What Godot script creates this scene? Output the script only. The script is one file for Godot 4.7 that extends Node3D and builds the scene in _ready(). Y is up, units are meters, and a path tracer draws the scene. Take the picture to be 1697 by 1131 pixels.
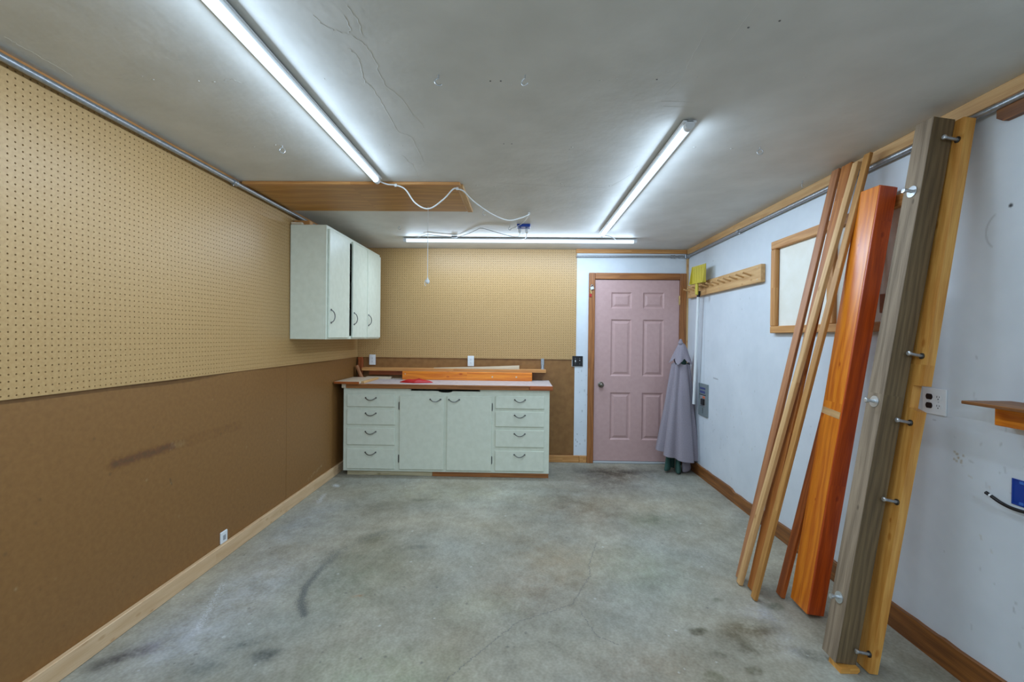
extends Node3D
# A small garage workshop: pegboard walls, painted cabinets, three tube lights, lumber leaning on the right.

const XL := -1.833     # front face of the left pegboard
const XR := 1.830      # face of the right wall
const ZB := -5.0946    # front face of the back pegboard
const HC := 2.367      # ceiling
const ZF := 2.3        # wall behind the camera

var rng := RandomNumberGenerator.new()
var M := {}
var used := {}

# ---------------------------------------------------------------- mesh builder
class MB:
	var v := PackedVector3Array()
	var n := PackedVector3Array()
	var uv := PackedVector2Array()
	func tri(a: Vector3, b: Vector3, c: Vector3, na: Vector3, nb: Vector3, nc: Vector3, ua := Vector2.ZERO, ub := Vector2.ZERO, uc := Vector2.ZERO) -> void:
		if (b - a).cross(c - a).dot(na + nb + nc) > 0.0:
			v.push_back(a); v.push_back(c); v.push_back(b)
			n.push_back(na); n.push_back(nc); n.push_back(nb)
			uv.push_back(ua); uv.push_back(uc); uv.push_back(ub)
		else:
			v.push_back(a); v.push_back(b); v.push_back(c)
			n.push_back(na); n.push_back(nb); n.push_back(nc)
			uv.push_back(ua); uv.push_back(ub); uv.push_back(uc)
	func quad(a: Vector3, b: Vector3, c: Vector3, d: Vector3, nn: Vector3, ua := Vector2.ZERO, ub := Vector2.ZERO, uc := Vector2.ZERO, ud := Vector2.ZERO) -> void:
		tri(a, b, c, nn, nn, nn, ua, ub, uc)
		tri(a, c, d, nn, nn, nn, ua, uc, ud)
	func box(size: Vector3, bev := 0.003, xf := Transform3D.IDENTITY, uvo := Vector2.ZERO) -> MB:
		var h := size * 0.5
		var la := size.max_axis_index()
		bev = minf(bev, minf(h.x, minf(h.y, h.z)) * 0.6)
		var put := func(p: Vector3) -> Vector3: return xf * p
		for ax in 3:
			var j := (ax + 1) % 3
			var k := (ax + 2) % 3
			if k == la:
				var t := j
				j = k
				k = t
			for s in [-1.0, 1.0]:
				var pts: Array[Vector3] = []
				var us: Array[Vector2] = []
				for q in [[-1, -1], [1, -1], [1, 1], [-1, 1]]:
					var p := Vector3.ZERO
					p[ax] = s * h[ax]
					p[j] = q[0] * (h[j] - bev)
					p[k] = q[1] * (h[k] - bev)
					pts.append(put.call(p))
					us.append(Vector2(p[j], p[k] + 0.37 * ax + 0.11 * s) + uvo)
				var nn := Vector3.ZERO
				nn[ax] = s
				nn = (xf.basis * nn).normalized()
				quad(pts[0], pts[1], pts[2], pts[3], nn, us[0], us[1], us[2], us[3])
		for ax in 3:
			var j := (ax + 1) % 3
			var k := (ax + 2) % 3
			for s1 in [-1.0, 1.0]:
				for s2 in [-1.0, 1.0]:
					var nn := Vector3.ZERO
					nn[j] = s1
					nn[k] = s2
					nn = (xf.basis * nn).normalized()
					var c: Array[Vector3] = []
					var us: Array[Vector2] = []
					for e in [[-1, 0], [1, 0], [1, 1], [-1, 1]]:
						var p := Vector3.ZERO
						p[ax] = e[0] * (h[ax] - bev)
						p[j] = s1 * (h[j] - (bev if e[1] == 0 else 0.0))
						p[k] = s2 * (h[k] - (0.0 if e[1] == 0 else bev))
						c.append(put.call(p))
						us.append(Vector2(p[la], p[j] + p[k]) + uvo)
					quad(c[0], c[1], c[2], c[3], nn, us[0], us[1], us[2], us[3])
		for s1 in [-1.0, 1.0]:
			for s2 in [-1.0, 1.0]:
				for s3 in [-1.0, 1.0]:
					var nn := (xf.basis * Vector3(s1, s2, s3)).normalized()
					tri(put.call(Vector3(s1 * h.x, s2 * (h.y - bev), s3 * (h.z - bev))), put.call(Vector3(s1 * (h.x - bev), s2 * h.y, s3 * (h.z - bev))), put.call(Vector3(s1 * (h.x - bev), s2 * (h.y - bev), s3 * h.z)), nn, nn, nn, uvo, uvo, uvo)
		return self
	# a box between two corners
	func bx(a: Vector3, b: Vector3, bev := 0.003, uvo := Vector2.ZERO) -> MB:
		return box((b - a).abs(), bev, Transform3D(Basis.IDENTITY, (a + b) * 0.5), uvo)
	func tube(pts: PackedVector3Array, rad: float, sides := 10, closed := false) -> MB:
		var cnt := pts.size()
		var rings := []
		var up := Vector3.UP
		var prev := Vector3.ZERO
		var run := 0.0
		for i in cnt:
			var t: Vector3
			if closed:
				t = (pts[(i + 1) % cnt] - pts[(i - 1 + cnt) % cnt]).normalized()
			else:
				t = (pts[mini(i + 1, cnt - 1)] - pts[maxi(i - 1, 0)]).normalized()
			if i == 0:
				up = Vector3.UP if absf(t.y) < 0.9 else Vector3.RIGHT
				up = (up - t * up.dot(t)).normalized()
			else:
				up = (up - t * up.dot(t)).normalized()
				run += pts[i].distance_to(pts[i - 1])
			var side := t.cross(up)
			var ring := []
			for k in sides:
				var a := TAU * k / sides
				var nn := up * cos(a) + side * sin(a)
				ring.append([pts[i] + nn * rad, nn, run])
			rings.append(ring)
			prev = t
		var last := cnt if closed else cnt - 1
		for i in last:
			var r0: Array = rings[i]
			var r1: Array = rings[(i + 1) % cnt]
			for k in sides:
				var k1 := (k + 1) % sides
				var u0 := Vector2(r0[k][2], float(k) / sides * 0.2)
				var u1 := Vector2(r1[k][2], float(k) / sides * 0.2)
				tri(r0[k][0], r0[k1][0], r1[k1][0], r0[k][1], r0[k1][1], r1[k1][1], u0, u0, u1)
				tri(r0[k][0], r1[k1][0], r1[k][0], r0[k][1], r1[k1][1], r1[k][1], u0, u1, u1)
		if not closed:
			for e in [0, cnt - 1]:
				var t := (pts[1] - pts[0]).normalized() * -1.0 if e == 0 else (pts[cnt - 1] - pts[cnt - 2]).normalized()
				for k in sides:
					tri(pts[e], rings[e][k][0], rings[e][(k + 1) % sides][0], t, t, t)
		return self
	func lathe(prof: PackedVector2Array, segs := 20, xf := Transform3D.IDENTITY) -> MB:
		for i in prof.size() - 1:
			var p := prof[i]
			var q := prof[i + 1]
			var d := q - p
			var nr := Vector2(d.y, -d.x).normalized()
			for k in segs:
				var a := TAU * k / segs
				var b := TAU * (k + 1) / segs
				var da := Vector3(cos(a), 0, sin(a))
				var db := Vector3(cos(b), 0, sin(b))
				var na := (xf.basis * (da * nr.x + Vector3.UP * nr.y)).normalized()
				var nb := (xf.basis * (db * nr.x + Vector3.UP * nr.y)).normalized()
				var p0 := xf * (da * p.x + Vector3.UP * p.y)
				var p1 := xf * (db * p.x + Vector3.UP * p.y)
				var q0 := xf * (da * q.x + Vector3.UP * q.y)
				var q1 := xf * (db * q.x + Vector3.UP * q.y)
				if p.x > 1e-6:
					tri(p0, p1, q1, na, nb, nb)
				if q.x > 1e-6:
					tri(p0, q1, q0, na, nb, na)
		return self
	# polygon in local xy, extruded along local z from 0 to depth
	func prism(poly: PackedVector2Array, depth: float, xf := Transform3D.IDENTITY, uvo := Vector2.ZERO) -> MB:
		var idx := Geometry2D.triangulate_polygon(poly)
		var nz := (xf.basis * Vector3.BACK).normalized()
		for i in range(0, idx.size(), 3):
			var a := poly[idx[i]]
			var b := poly[idx[i + 1]]
			var c := poly[idx[i + 2]]
			tri(xf * Vector3(a.x, a.y, depth), xf * Vector3(b.x, b.y, depth), xf * Vector3(c.x, c.y, depth), nz, nz, nz, a + uvo, b + uvo, c + uvo)
			tri(xf * Vector3(a.x, a.y, 0), xf * Vector3(b.x, b.y, 0), xf * Vector3(c.x, c.y, 0), -nz, -nz, -nz, a + uvo, b + uvo, c + uvo)
		var cw := 1.0 if Geometry2D.is_polygon_clockwise(poly) else -1.0
		for i in poly.size():
			var a := poly[i]
			var b := poly[(i + 1) % poly.size()]
			var d := b - a
			var nn := (xf.basis * (Vector3(-d.y, d.x, 0).normalized() * cw)).normalized()
			quad(xf * Vector3(a.x, a.y, 0), xf * Vector3(b.x, b.y, 0), xf * Vector3(b.x, b.y, depth), xf * Vector3(a.x, a.y, depth), nn, a + uvo, b + uvo, b + uvo + Vector2(0, depth), a + uvo + Vector2(0, depth))
		return self
	# a smooth surface from a function of (i, j)
	func grid(f: Callable, nu: int, nv: int, wrap := false, outward := Vector3.ZERO, centre := Vector3.ZERO) -> MB:
		var p := []
		for i in nu + 1:
			var row := PackedVector3Array()
			for j in nv + 1:
				row.push_back(f.call(float(i) / nu, float(j) / nv))
			p.append(row)
		var nm := []
		for i in nu + 1:
			var row := PackedVector3Array()
			for j in nv + 1:
				var i0 := i - 1
				var i1 := i + 1
				if wrap:
					i0 = (i0 + nu) % nu
					i1 = i1 % nu
				else:
					i0 = maxi(i0, 0)
					i1 = mini(i1, nu)
				var du: Vector3 = p[i1][j] - p[i0][j]
				var dv: Vector3 = p[i][mini(j + 1, nv)] - p[i][maxi(j - 1, 0)]
				var nn := du.cross(dv).normalized()
				row.push_back(nn)
			nm.append(row)
		var flip := 1.0
		if outward != Vector3.ZERO:
			var test := 0.0
			for i in range(0, nu, maxi(1, nu / 8)):
				for j in range(0, nv, maxi(1, nv / 8)):
					test += nm[i][j].dot(outward)
			flip = signf(test)
		else:
			var test := 0.0
			for i in range(0, nu, maxi(1, nu / 8)):
				for j in range(0, nv, maxi(1, nv / 8)):
					test += nm[i][j].dot((p[i][j] - centre) * Vector3(1, 0.1, 1))
			flip = signf(test)
		for i in nu:
			for j in nv:
				var a: Vector3 = nm[i][j] * flip
				var b: Vector3 = nm[i + 1][j] * flip
				var c: Vector3 = nm[i + 1][j + 1] * flip
				var d: Vector3 = nm[i][j + 1] * flip
				var ua := Vector2(float(i) / nu, float(j) / nv)
				var ub := Vector2(float(i + 1) / nu, float(j) / nv)
				var uc := Vector2(float(i + 1) / nu, float(j + 1) / nv)
				var ud := Vector2(float(i) / nu, float(j + 1) / nv)
				tri(p[i][j], p[i + 1][j], p[i + 1][j + 1], a, b, c, ua, ub, uc)
				tri(p[i][j], p[i + 1][j + 1], p[i][j + 1], a, c, d, ua, uc, ud)
		return self
	func mesh() -> ArrayMesh:
		var m := ArrayMesh.new()
		var arr := []
		arr.resize(Mesh.ARRAY_MAX)
		arr[Mesh.ARRAY_VERTEX] = v
		arr[Mesh.ARRAY_NORMAL] = n
		arr[Mesh.ARRAY_TEX_UV] = uv
		m.add_surface_from_arrays(Mesh.PRIMITIVE_TRIANGLES, arr)
		return m

# ---------------------------------------------------------------- node helpers
func numbered(called: String) -> String:
	if not used.has(called):
		used[called] = 0
		return called
	used[called] += 1
	return "%s_%03d" % [called, used[called]]

func obj(called: String, mb: MB, m: Material, parent: Node = null, at := Vector3.ZERO) -> MeshInstance3D:
	return shared(called, mb.mesh(), m, parent, at)

func shared(called: String, me: Mesh, m: Material, parent: Node = null, at := Vector3.ZERO) -> MeshInstance3D:
	var o := MeshInstance3D.new()
	o.mesh = me
	o.material_override = m
	o.cast_shadow = GeometryInstance3D.SHADOW_CASTING_SETTING_ON
	if parent == null:
		o.name = numbered(called)
		add_child(o)
	else:
		o.name = called
		parent.add_child(o, true)
	o.position = at
	return o

func thing(called: String, label: String, category: String, at := Vector3.ZERO, group := "") -> Node3D:
	var o := Node3D.new()
	o.name = numbered(called)
	add_child(o)
	o.position = at
	tag(o, label, category, group)
	return o

func tag(o: Node, label: String, category: String, group := "") -> void:
	o.set_meta("label", label)
	o.set_meta("category", category)
	if group != "":
		o.set_meta("group", group)

func structure(o: Node, label: String, category: String) -> Node:
	o.set_meta("kind", "structure")
	o.set_meta("label", label)
	o.set_meta("category", category)
	return o

# ---------------------------------------------------------------- materials
func mat(col: Color, rough := 0.6, metal := 0.0) -> StandardMaterial3D:
	var m := StandardMaterial3D.new()
	m.albedo_color = col
	m.roughness = rough
	m.metallic = metal
	return m

func c8(r: float, g: float, b: float) -> Color:
	return Color(r / 255.0, g / 255.0, b / 255.0)

# wood with grain along u; texture spans 1.3 m by 0.26 m
func wood(sd: int, dark: Color, light: Color, rough := 0.6, rings := 7.0, knots := 3, coat := 0.0) -> StandardMaterial3D:
	var w := 512
	var h := 160
	var n1 := FastNoiseLite.new()
	n1.seed = sd
	n1.frequency = 1.0
	n1.fractal_octaves = 2
	var r := RandomNumberGenerator.new()
	r.seed = sd * 7 + 1
	var kn := []
	for i in knots:
		kn.append([r.randf() * w, r.randf() * h, r.randf_range(2.5, 6.0)])
	var data := PackedByteArray()
	data.resize(w * h * 3)
	var at := 0
	for y in h:
		var vv := float(y) / h
		for x in w:
			var uu := float(x) / w
			var wob := 0.45 * n1.get_noise_2d(uu * 1.6, vv * 2.6)
			for k in kn:
				var dx: float = (x - k[0]) / (k[2] * 4.0)
				var dy: float = (y - k[1]) / (k[2] * 2.0)
				var d2 := dx * dx + dy * dy
				if d2 < 9.0:
					wob += 0.22 * exp(-d2) * signf(dy)
			var t := 0.5 + 0.5 * sin((vv * rings + wob * 1.6) * TAU)
			t = t * 0.45 + 0.33 + n1.get_noise_2d(uu * 7.0 + 50.0, vv * 90.0) * 0.42 + n1.get_noise_2d(uu * 2.0 + 9.0, vv * 3.0) * 0.22
			for k in kn:
				var ex: float = (x - k[0]) / (k[2] * 1.3)
				var ey: float = (y - k[1]) / k[2]
				var e2 := ex * ex + ey * ey
				if e2 < 6.0:
					t -= 0.75 * exp(-e2 * e2)
			var c := dark.lerp(light, clampf(t, -0.35, 1.1))
			data[at] = int(clampf(c.r, 0, 1) * 255)
			data[at + 1] = int(clampf(c.g, 0, 1) * 255)
			data[at + 2] = int(clampf(c.b, 0, 1) * 255)
			at += 3
	var m := mat(Color.WHITE, rough)
	m.albedo_texture = ImageTexture.create_from_image(Image.create_from_data(w, h, false, Image.FORMAT_RGB8, data))
	m.uv1_scale = Vector3(1.0 / 1.3, 1.0 / 0.26, 1)
	if coat > 0.0:
		m.clearcoat_enabled = true
		m.clearcoat = coat
		m.clearcoat_roughness = 0.25
	return m

# flecked paint or fibre board: world-triplanar noise between two colours
func mottled(sd: int, a: Color, b: Color, rough: float, freq: float, metres: float, octaves := 4, px := 512) -> StandardMaterial3D:
	var n1 := FastNoiseLite.new()
	n1.seed = sd
	n1.noise_type = FastNoiseLite.TYPE_SIMPLEX
	n1.frequency = freq
	n1.fractal_octaves = octaves
	var im := n1.get_seamless_image(px, px)
	im.convert(Image.FORMAT_L8)
	var src := im.get_data()
	var data := PackedByteArray()
	data.resize(px * px * 3)
	for i in px * px:
		var c := a.lerp(b, src[i] / 255.0)
		data[i * 3] = int(c.r * 255)
		data[i * 3 + 1] = int(c.g * 255)
		data[i * 3 + 2] = int(c.b * 255)
	var m := mat(Color.WHITE, rough)
	m.albedo_texture = ImageTexture.create_from_image(Image.create_from_data(px, px, false, Image.FORMAT_RGB8, data))
	m.uv1_triplanar = true
	m.uv1_world_triplanar = true
	m.uv1_scale = Vector3.ONE / metres
	return m

func bumpy(m: StandardMaterial3D, sd: int, freq: float, scale: float) -> StandardMaterial3D:
	var n1 := FastNoiseLite.new()
	n1.seed = sd
	n1.frequency = freq
	n1.fractal_octaves = 3
	var im := n1.get_seamless_image(512, 512)
	im.convert(Image.FORMAT_RGBA8)
	im.bump_map_to_normal_map(scale)
	m.normal_enabled = true
	m.normal_texture = ImageTexture.create_from_image(im)
	return m

func make_materials() -> void:
	M.ceiling = bumpy(mottled(11, c8(208, 207, 201), c8(222, 221, 216), 0.55, 0.008, 1.6), 12, 0.05, 0.18)
	M.peg = mottled(21, c8(176, 139, 88), c8(190, 154, 102), 0.42, 0.05, 0.6)
	M.hard = mottled(31, c8(126, 85, 41), c8(144, 102, 54), 0.5, 0.02, 1.1, 5)
	M.white_wall = mottled(41, c8(205, 211, 216), c8(219, 224, 228), 0.5, 0.012, 1.5, 5)
	M.backing = mat(c8(70, 55, 40), 0.9)
	M.cab = mottled(51, c8(217, 221, 202), c8(226, 230, 212), 0.38, 0.02, 0.9)
	M.cab_in = mat(c8(60, 55, 48), 0.9)
	M.chrome = mat(c8(190, 190, 188), 0.28, 1.0)
	M.pull = mat(c8(120, 120, 118), 0.3, 1.0)
	M.dark_metal = mat(c8(110, 110, 108), 0.4, 1.0)
	M.galv = mottled(61, c8(150, 154, 158), c8(186, 189, 192), 0.38, 0.03, 0.3)
	M.galv.metallic = 0.75
	M.zinc = mat(c8(205, 208, 210), 0.35, 0.85)
	M.pink = mottled(71, c8(187, 152, 147), c8(194, 159, 154), 0.42, 0.02, 0.8)
	M.pine = wood(101, c8(188, 140, 86), c8(216, 176, 122), 0.6, 5.0, 5)
	M.pine_dark = wood(102, c8(176, 116, 58), c8(212, 158, 96), 0.55, 6.0, 4)
	M.stain = wood(103, c8(120, 70, 30), c8(174, 112, 58), 0.45, 6.0, 3)
	M.stain_red = wood(104, c8(132, 62, 20), c8(190, 104, 44), 0.42, 8.0, 2)
	M.beam = wood(105, c8(200, 96, 16), c8(245, 150, 36), 0.38, 5.0, 4, 0.3)
	M.beam_red = wood(115, c8(160, 54, 3), c8(214, 90, 12), 0.42, 4.0, 2, 0.2)
	M.base_stain = wood(117, c8(100, 57, 20), c8(152, 96, 40), 0.5, 6.0, 3)
	M.pine_pale = wood(118, c8(196, 158, 116), c8(216, 184, 144), 0.6, 2.0, 16)
	M.lath_a = wood(106, c8(142, 88, 52), c8(186, 128, 84), 0.55, 4.0, 1)
	M.lath_b = wood(107, c8(146, 82, 32), c8(190, 122, 58), 0.55, 6.0, 3)
	M.lath_d = wood(119, c8(158, 104, 44), c8(198, 146, 78), 0.55, 4.0, 2)
	M.lath_c = wood(108, c8(186, 138, 84), c8(222, 182, 128), 0.6, 4.0, 2)
	M.grey_wood = wood(109, c8(86, 69, 46), c8(124, 102, 70), 0.75, 11.0, 4)
	M.grey_face = wood(116, c8(114, 97, 78), c8(162, 142, 118), 0.8, 5.0, 5)
	M.yellow_wood = wood(110, c8(188, 122, 46), c8(224, 168, 86), 0.55, 6.0, 5)
	M.ply = wood(111, c8(166, 112, 44), c8(200, 146, 70), 0.5, 2.6, 0)
	M.red_brown = wood(112, c8(132, 62, 26), c8(178, 96, 48), 0.45, 7.0, 2)
	M.pale = wood(113, c8(196, 176, 146), c8(226, 210, 184), 0.65, 4.0, 1)
	M.old_pale = wood(114, c8(150, 138, 104), c8(196, 184, 150), 0.75, 5.0, 4)
	M.laminate = mottled(81, c8(176, 162, 158), c8(198, 186, 184), 0.45, 0.02, 0.7, 5)
	M.ply_top = mottled(82, c8(190, 168, 142), c8(208, 190, 166), 0.55, 0.02, 0.6)
	M.white_plastic = mat(c8(226, 228, 228), 0.35)
	M.slot = mat(c8(30, 30, 32), 0.6)
	M.black = mat(c8(22, 20, 20), 0.35)
	M.tube_glow = mat(c8(245, 248, 255), 0.4)
	M.tube_glow.emission_enabled = true
	M.tube_glow.emission = Color(0.85, 0.94, 1.0)
	M.tube_glow.emission_energy_multiplier = 1.15
	M.fixture = mat(c8(222, 224, 226), 0.4)
	M.blue = mat(c8(22, 62, 150), 0.4)
	M.cord_white = mat(c8(226, 226, 222), 0.5)
	M.cord_grey = mat(c8(150, 152, 155), 0.5)
	M.canvas = mottled(91, c8(136, 127, 135), c8(152, 143, 151), 0.85, 0.05, 0.4)
	M.green_cloth = mottled(92, c8(40, 70, 62), c8(56, 88, 78), 0.85, 0.05, 0.4)
	M.yellow = mat(c8(196, 178, 62), 0.5)
	M.red = mat(c8(176, 12, 18), 0.5)
	M.grey_panel = mat(c8(122, 132, 134), 0.45, 0.1)
	M.navy = mat(c8(62, 70, 120), 0.5)
	M.orange_mark = mat(c8(206, 98, 58), 0.5)
	M.window_board = mottled(95, c8(230, 226, 212), c8(238, 236, 226), 0.55, 0.01, 1.0)
	M.brass = mat(c8(186, 160, 104), 0.35, 0.9)
	M.knob = mat(c8(128, 122, 112), 0.3, 1.0)
	M.threshold = mat(c8(176, 178, 178), 0.5)
	M.black_cord = mat(c8(24, 24, 26), 0.35)

# ---------------------------------------------------------------- floor texture: concrete with stains where they lie and a painted patch of light
func floor_material() -> StandardMaterial3D:
	var w := 1000
	var h := 1300          # x -1.9..1.9, z -5.15..-0.21
	var sx := 3.8 / w
	var n1 := FastNoiseLite.new()
	n1.seed = 301
	n1.frequency = 1.0
	n1.fractal_octaves = 5
	n1.fractal_gain = 0.55
	var n2 := FastNoiseLite.new()
	n2.seed = 302
	n2.frequency = 1.0
	n2.fractal_octaves = 4
	var big := PackedFloat32Array()
	var img := Image.create(w, h, false, Image.FORMAT_RGB8)
	# each stain or painted light: x, z, rx, rz, turn, colour shift r g b, sharpness
	var stains_and_light := [
		[1.0, -4.74, 0.46, 0.17, 0.0, -0.24, -0.245, -0.225, 1.0], [0.86, -4.40, 0.36, 0.32, 0.2, -0.14, -0.15, -0.135, 1.0], [-0.6, -4.0, 0.9, 0.22, 0.0, 0.035, 0.035, 0.02, 1.0],  # last entry: brighter floor by the back tube, light painted into the colour
		[0.50, -3.75, 0.34, 0.45, 0.5, -0.085, -0.105, -0.11, 1.0], [0.15, -2.95, 0.30, 0.45, 0.2, -0.02, -0.04, -0.055, 1.0],
		[0.05, -2.50, 0.28, 0.22, 0.0, -0.04, -0.06, -0.07, 1.0], [1.0, -3.5, 0.2, 0.14, 0.3, -0.07, -0.05, -0.06, 1.0],
		[1.10, -2.20, 0.15, 0.07, 0.2, -0.16, -0.17, -0.18, 1.6], [1.08, -2.08, 0.11, 0.05, 0.1, -0.15, -0.155, -0.16, 1.6],
		[0.84, -2.18, 0.035, 0.03, 0.0, -0.17, -0.17, -0.18, 2.0], [0.875, -2.19, 0.025, 0.02, 0.0, -0.17, -0.17, -0.18, 2.0],
		[0.885, -2.025, 0.03, 0.025, 0.0, -0.13, -0.13, -0.13, 2.0], [0.80, -1.88, 0.05, 0.04, 0.0, -0.15, -0.14, -0.16, 2.0],
		[0.99, -1.93, 0.04, 0.03, 0.0, -0.15, -0.15, -0.16, 2.0], [1.056, -2.45, 0.03, 0.02, 0.4, -0.10, -0.09, -0.10, 2.0],
		[1.337, -2.40, 0.045, 0.03, 0.4, -0.15, -0.13, -0.14, 2.0], [1.285, -2.04, 0.07, 0.045, -0.5, -0.13, -0.12, -0.11, 1.6],
		[1.20, -2.10, 0.10, 0.08, 0.3, 0.07, 0.075, 0.10, 1.4], [1.24, -2.32, 0.10, 0.12, 0.3, 0.02, 0.03, 0.07, 1.2],
		[-1.65, -1.95, 0.11, 0.05, 0.6, -0.14, -0.15, -0.13, 1.3], [-1.71, -1.89, 0.09, 0.05, 0.6, -0.15, -0.15, -0.14, 1.3],
		[-1.09, -1.95, 0.06, 0.05, 0.2, -0.16, -0.15, -0.13, 1.6], [-1.20, -2.03, 0.12, 0.03, 0.5, -0.11, -0.10, -0.09, 1.5],
		[-1.32, -1.86, 0.10, 0.07, 0.4, -0.09, -0.08, -0.07, 1.3], [-1.45, -2.45, 0.22, 0.50, -0.2, 0.08, 0.09, 0.12, 1.0], [-1.0, -3.12, 0.15, 0.07, 0.5, -0.09, -0.08, -0.08, 1.0], [-0.85, -2.75, 0.22, 0.3, 0.1, -0.03, -0.025, -0.025, 1.0], [0.0, -2.2, 0.5, 0.3, 0.2, -0.03, -0.03, -0.03, 1.0],
		[-1.62, -3.3, 0.14, 0.6, -0.05, 0.04, 0.05, 0.075, 1.0], [-1.55, -2.0, 0.2, 0.2, 0.0, 0.06, 0.065, 0.09, 1.0],
		[-0.95, -2.6, 0.24, 0.35, 0.1, -0.04, -0.028, -0.035, 1.0], [-0.55, -1.8, 0.3, 0.2, 0.0, -0.03, -0.01, -0.03, 1.0],
		[-0.1, -4.05, 0.12, 0.06, 0.1, 0.07, 0.075, 0.075, 1.3], [-0.83, -3.85, 0.10, 0.03, 0.1, -0.10, -0.09, -0.09, 1.5],
		[0.55, -1.95, 0.26, 0.14, 0.2, -0.04, -0.06, -0.07, 1.0], [-1.0, -3.7, 0.3, 0.12, 0.2, -0.05, -0.05, -0.05, 1.0],
		[-0.68, -2.98, 0.09, 0.03, 0.2, -0.10, -0.09, -0.08, 1.4], [1.3, -4.2, 0.2, 0.5, 0.0, 0.03, 0.035, 0.04, 1.0],
		[-0.2, -2.35, 0.2, 0.12, 0.2, 0.02, 0.03, 0.02, 1.0], [0.75, -2.75, 0.25, 0.3, 0.0, 0.015, 0.03, 0.015, 1.0],
		[-0.86, -2.41, 0.03, 0.012, 0.3, 0.03, -0.08, -0.13, 2.0],
	]
	var arc := [Vector2(-0.945, -3.228), Vector2(-1.065, -3.077), Vector2(-1.158, -2.898), Vector2(-1.174, -2.67), Vector2(-1.171, -2.475), Vector2(-1.126, -2.334), Vector2(-1.051, -2.225)]
	var arc_w := [0.03, 0.045, 0.04, 0.018, 0.014, 0.018, 0.01]
	for y in h:
		var z := -5.15 + y * sx
		for x in w:
			var xx := -1.9 + x * sx
			var a := n1.get_noise_2d(xx * 1.3, z * 1.3)
			var b := n2.get_noise_2d(xx * 5.0, z * 5.0)
			var g := n2.get_noise_2d(xx * 60.0 + 7.0, z * 60.0)
			var st := n2.get_noise_2d(xx * 22.0 + 31.0, z * 14.0)
			var base := 0.58 + a * 0.065 + b * 0.05 + st * 0.045 + g * 0.06
			var t := n2.get_noise_2d(xx * 0.9 + 40.0, z * 0.9)
			img.set_pixel(x, y, Color(base + t * 0.025, base - 0.021, base - 0.086 - t * 0.03))
	for s in stains_and_light:
		var reach: float = maxf(s[2], s[3]) * 2.2
		var x0 := maxi(0, int((s[0] - reach + 1.9) / sx))
		var x1 := mini(w - 1, int((s[0] + reach + 1.9) / sx))
		var y0 := maxi(0, int((s[1] - reach + 5.15) / sx))
		var y1 := mini(h - 1, int((s[1] + reach + 5.15) / sx))
		var cs := cos(s[4])
		var sn := sin(s[4])
		for y in range(y0, y1 + 1):
			for x in range(x0, x1 + 1):
				var dx: float = -1.9 + x * sx - s[0]
				var dz: float = -5.15 + y * sx - s[1]
				var u: float = (dx * cs - dz * sn) / s[2]
				var v: float = (dx * sn + dz * cs) / s[3]
				var d := u * u + v * v
				var k := exp(-pow(d, s[8]))
				if k < 0.01:
					continue
				k *= clampf((0.8 if s[8] > 1.0 else 0.95) + (1.3 if s[8] > 1.0 else 0.75) * n1.get_noise_2d((dx + s[0]) * 6.0 + 3.0, (dz + s[1]) * 6.0) + 0.5 * n2.get_noise_2d(dx * 40.0, dz * 40.0), 0.0, 1.6)
				var c := img.get_pixel(x, y)
				img.set_pixel(x, y, Color(clampf(c.r + s[5] * k, 0, 1), clampf(c.g + s[6] * k, 0, 1), clampf(c.b + s[7] * k, 0, 1)))
	for i in arc.size() - 1:
		for k in 60:
			var f := k / 60.0
			var c: Vector2 = arc[i].lerp(arc[i + 1], f)
			var wd: float = lerpf(arc_w[i], arc_w[i + 1], f)
			for r in (12 if i < 2 else 26):
				var o := rng.randfn(0.0, 0.8) * wd
				var p := c + Vector2(o, rng.randfn(0.0, 0.012))
				var px := int((p.x + 1.9) / sx)
				var py := int((p.y + 5.15) / sx)
				if px > 0 and px < w - 1 and py > 0 and py < h - 1:
					var q := img.get_pixel(px, py)
					img.set_pixel(px, py, q.lerp(Color(0.33, 0.34, 0.33), 0.24))
	# hairline cracks
	for line in [[Vector2(-0.297, -1.821), Vector2(-0.224, -1.918), Vector2(-0.119, -2.067), Vector2(0.004, -2.227), Vector2(0.14, -2.296), Vector2(0.279, -2.379), Vector2(0.353, -2.537), Vector2(0.416, -2.668), Vector2(0.43, -2.8), Vector2(0.522, -3.103)], [Vector2(0.315, -2.313), Vector2(0.34, -2.216), Vector2(0.369, -2.128), Vector2(0.454, -2.068)], [Vector2(1.15, -3.0), Vector2(1.22, -2.9), Vector2(1.33, -2.83)]]:
		for i in line.size() - 1:
			var steps := int(line[i].distance_to(line[i + 1]) / sx * 1.5)
			for k in steps:
				var p: Vector2 = line[i].lerp(line[i + 1], float(k) / steps)
				p += Vector2(n1.get_noise_2d(p.x * 40.0, p.y * 40.0), n1.get_noise_2d(p.x * 40.0 + 9.0, p.y * 40.0)) * 0.012
				var px := int((p.x + 1.9) / sx)
				var py := int((p.y + 5.15) / sx)
				var q := img.get_pixel(px, py)
				img.set_pixel(px, py, q.lerp(Color(0.36, 0.35, 0.33), 0.55))
	# small specks and drips
	for i in 260:
		var px := rng.randi_range(4, w - 5)
		var py := rng.randi_range(4, h - 5)
		var bright := rng.randf() < 0.35
		var r := rng.randi_range(1, 2)
		for yy in range(-r, r + 1):
			for xx in range(-r, r + 1):
				if xx * xx + yy * yy <= r * r:
					var q := img.get_pixel(px + xx, py + yy)
					img.set_pixel(px + xx, py + yy, q.lerp(Color(0.86, 0.86, 0.86) if bright else Color(0.33, 0.32, 0.30), rng.randf_range(0.2, 0.6)))
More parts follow.
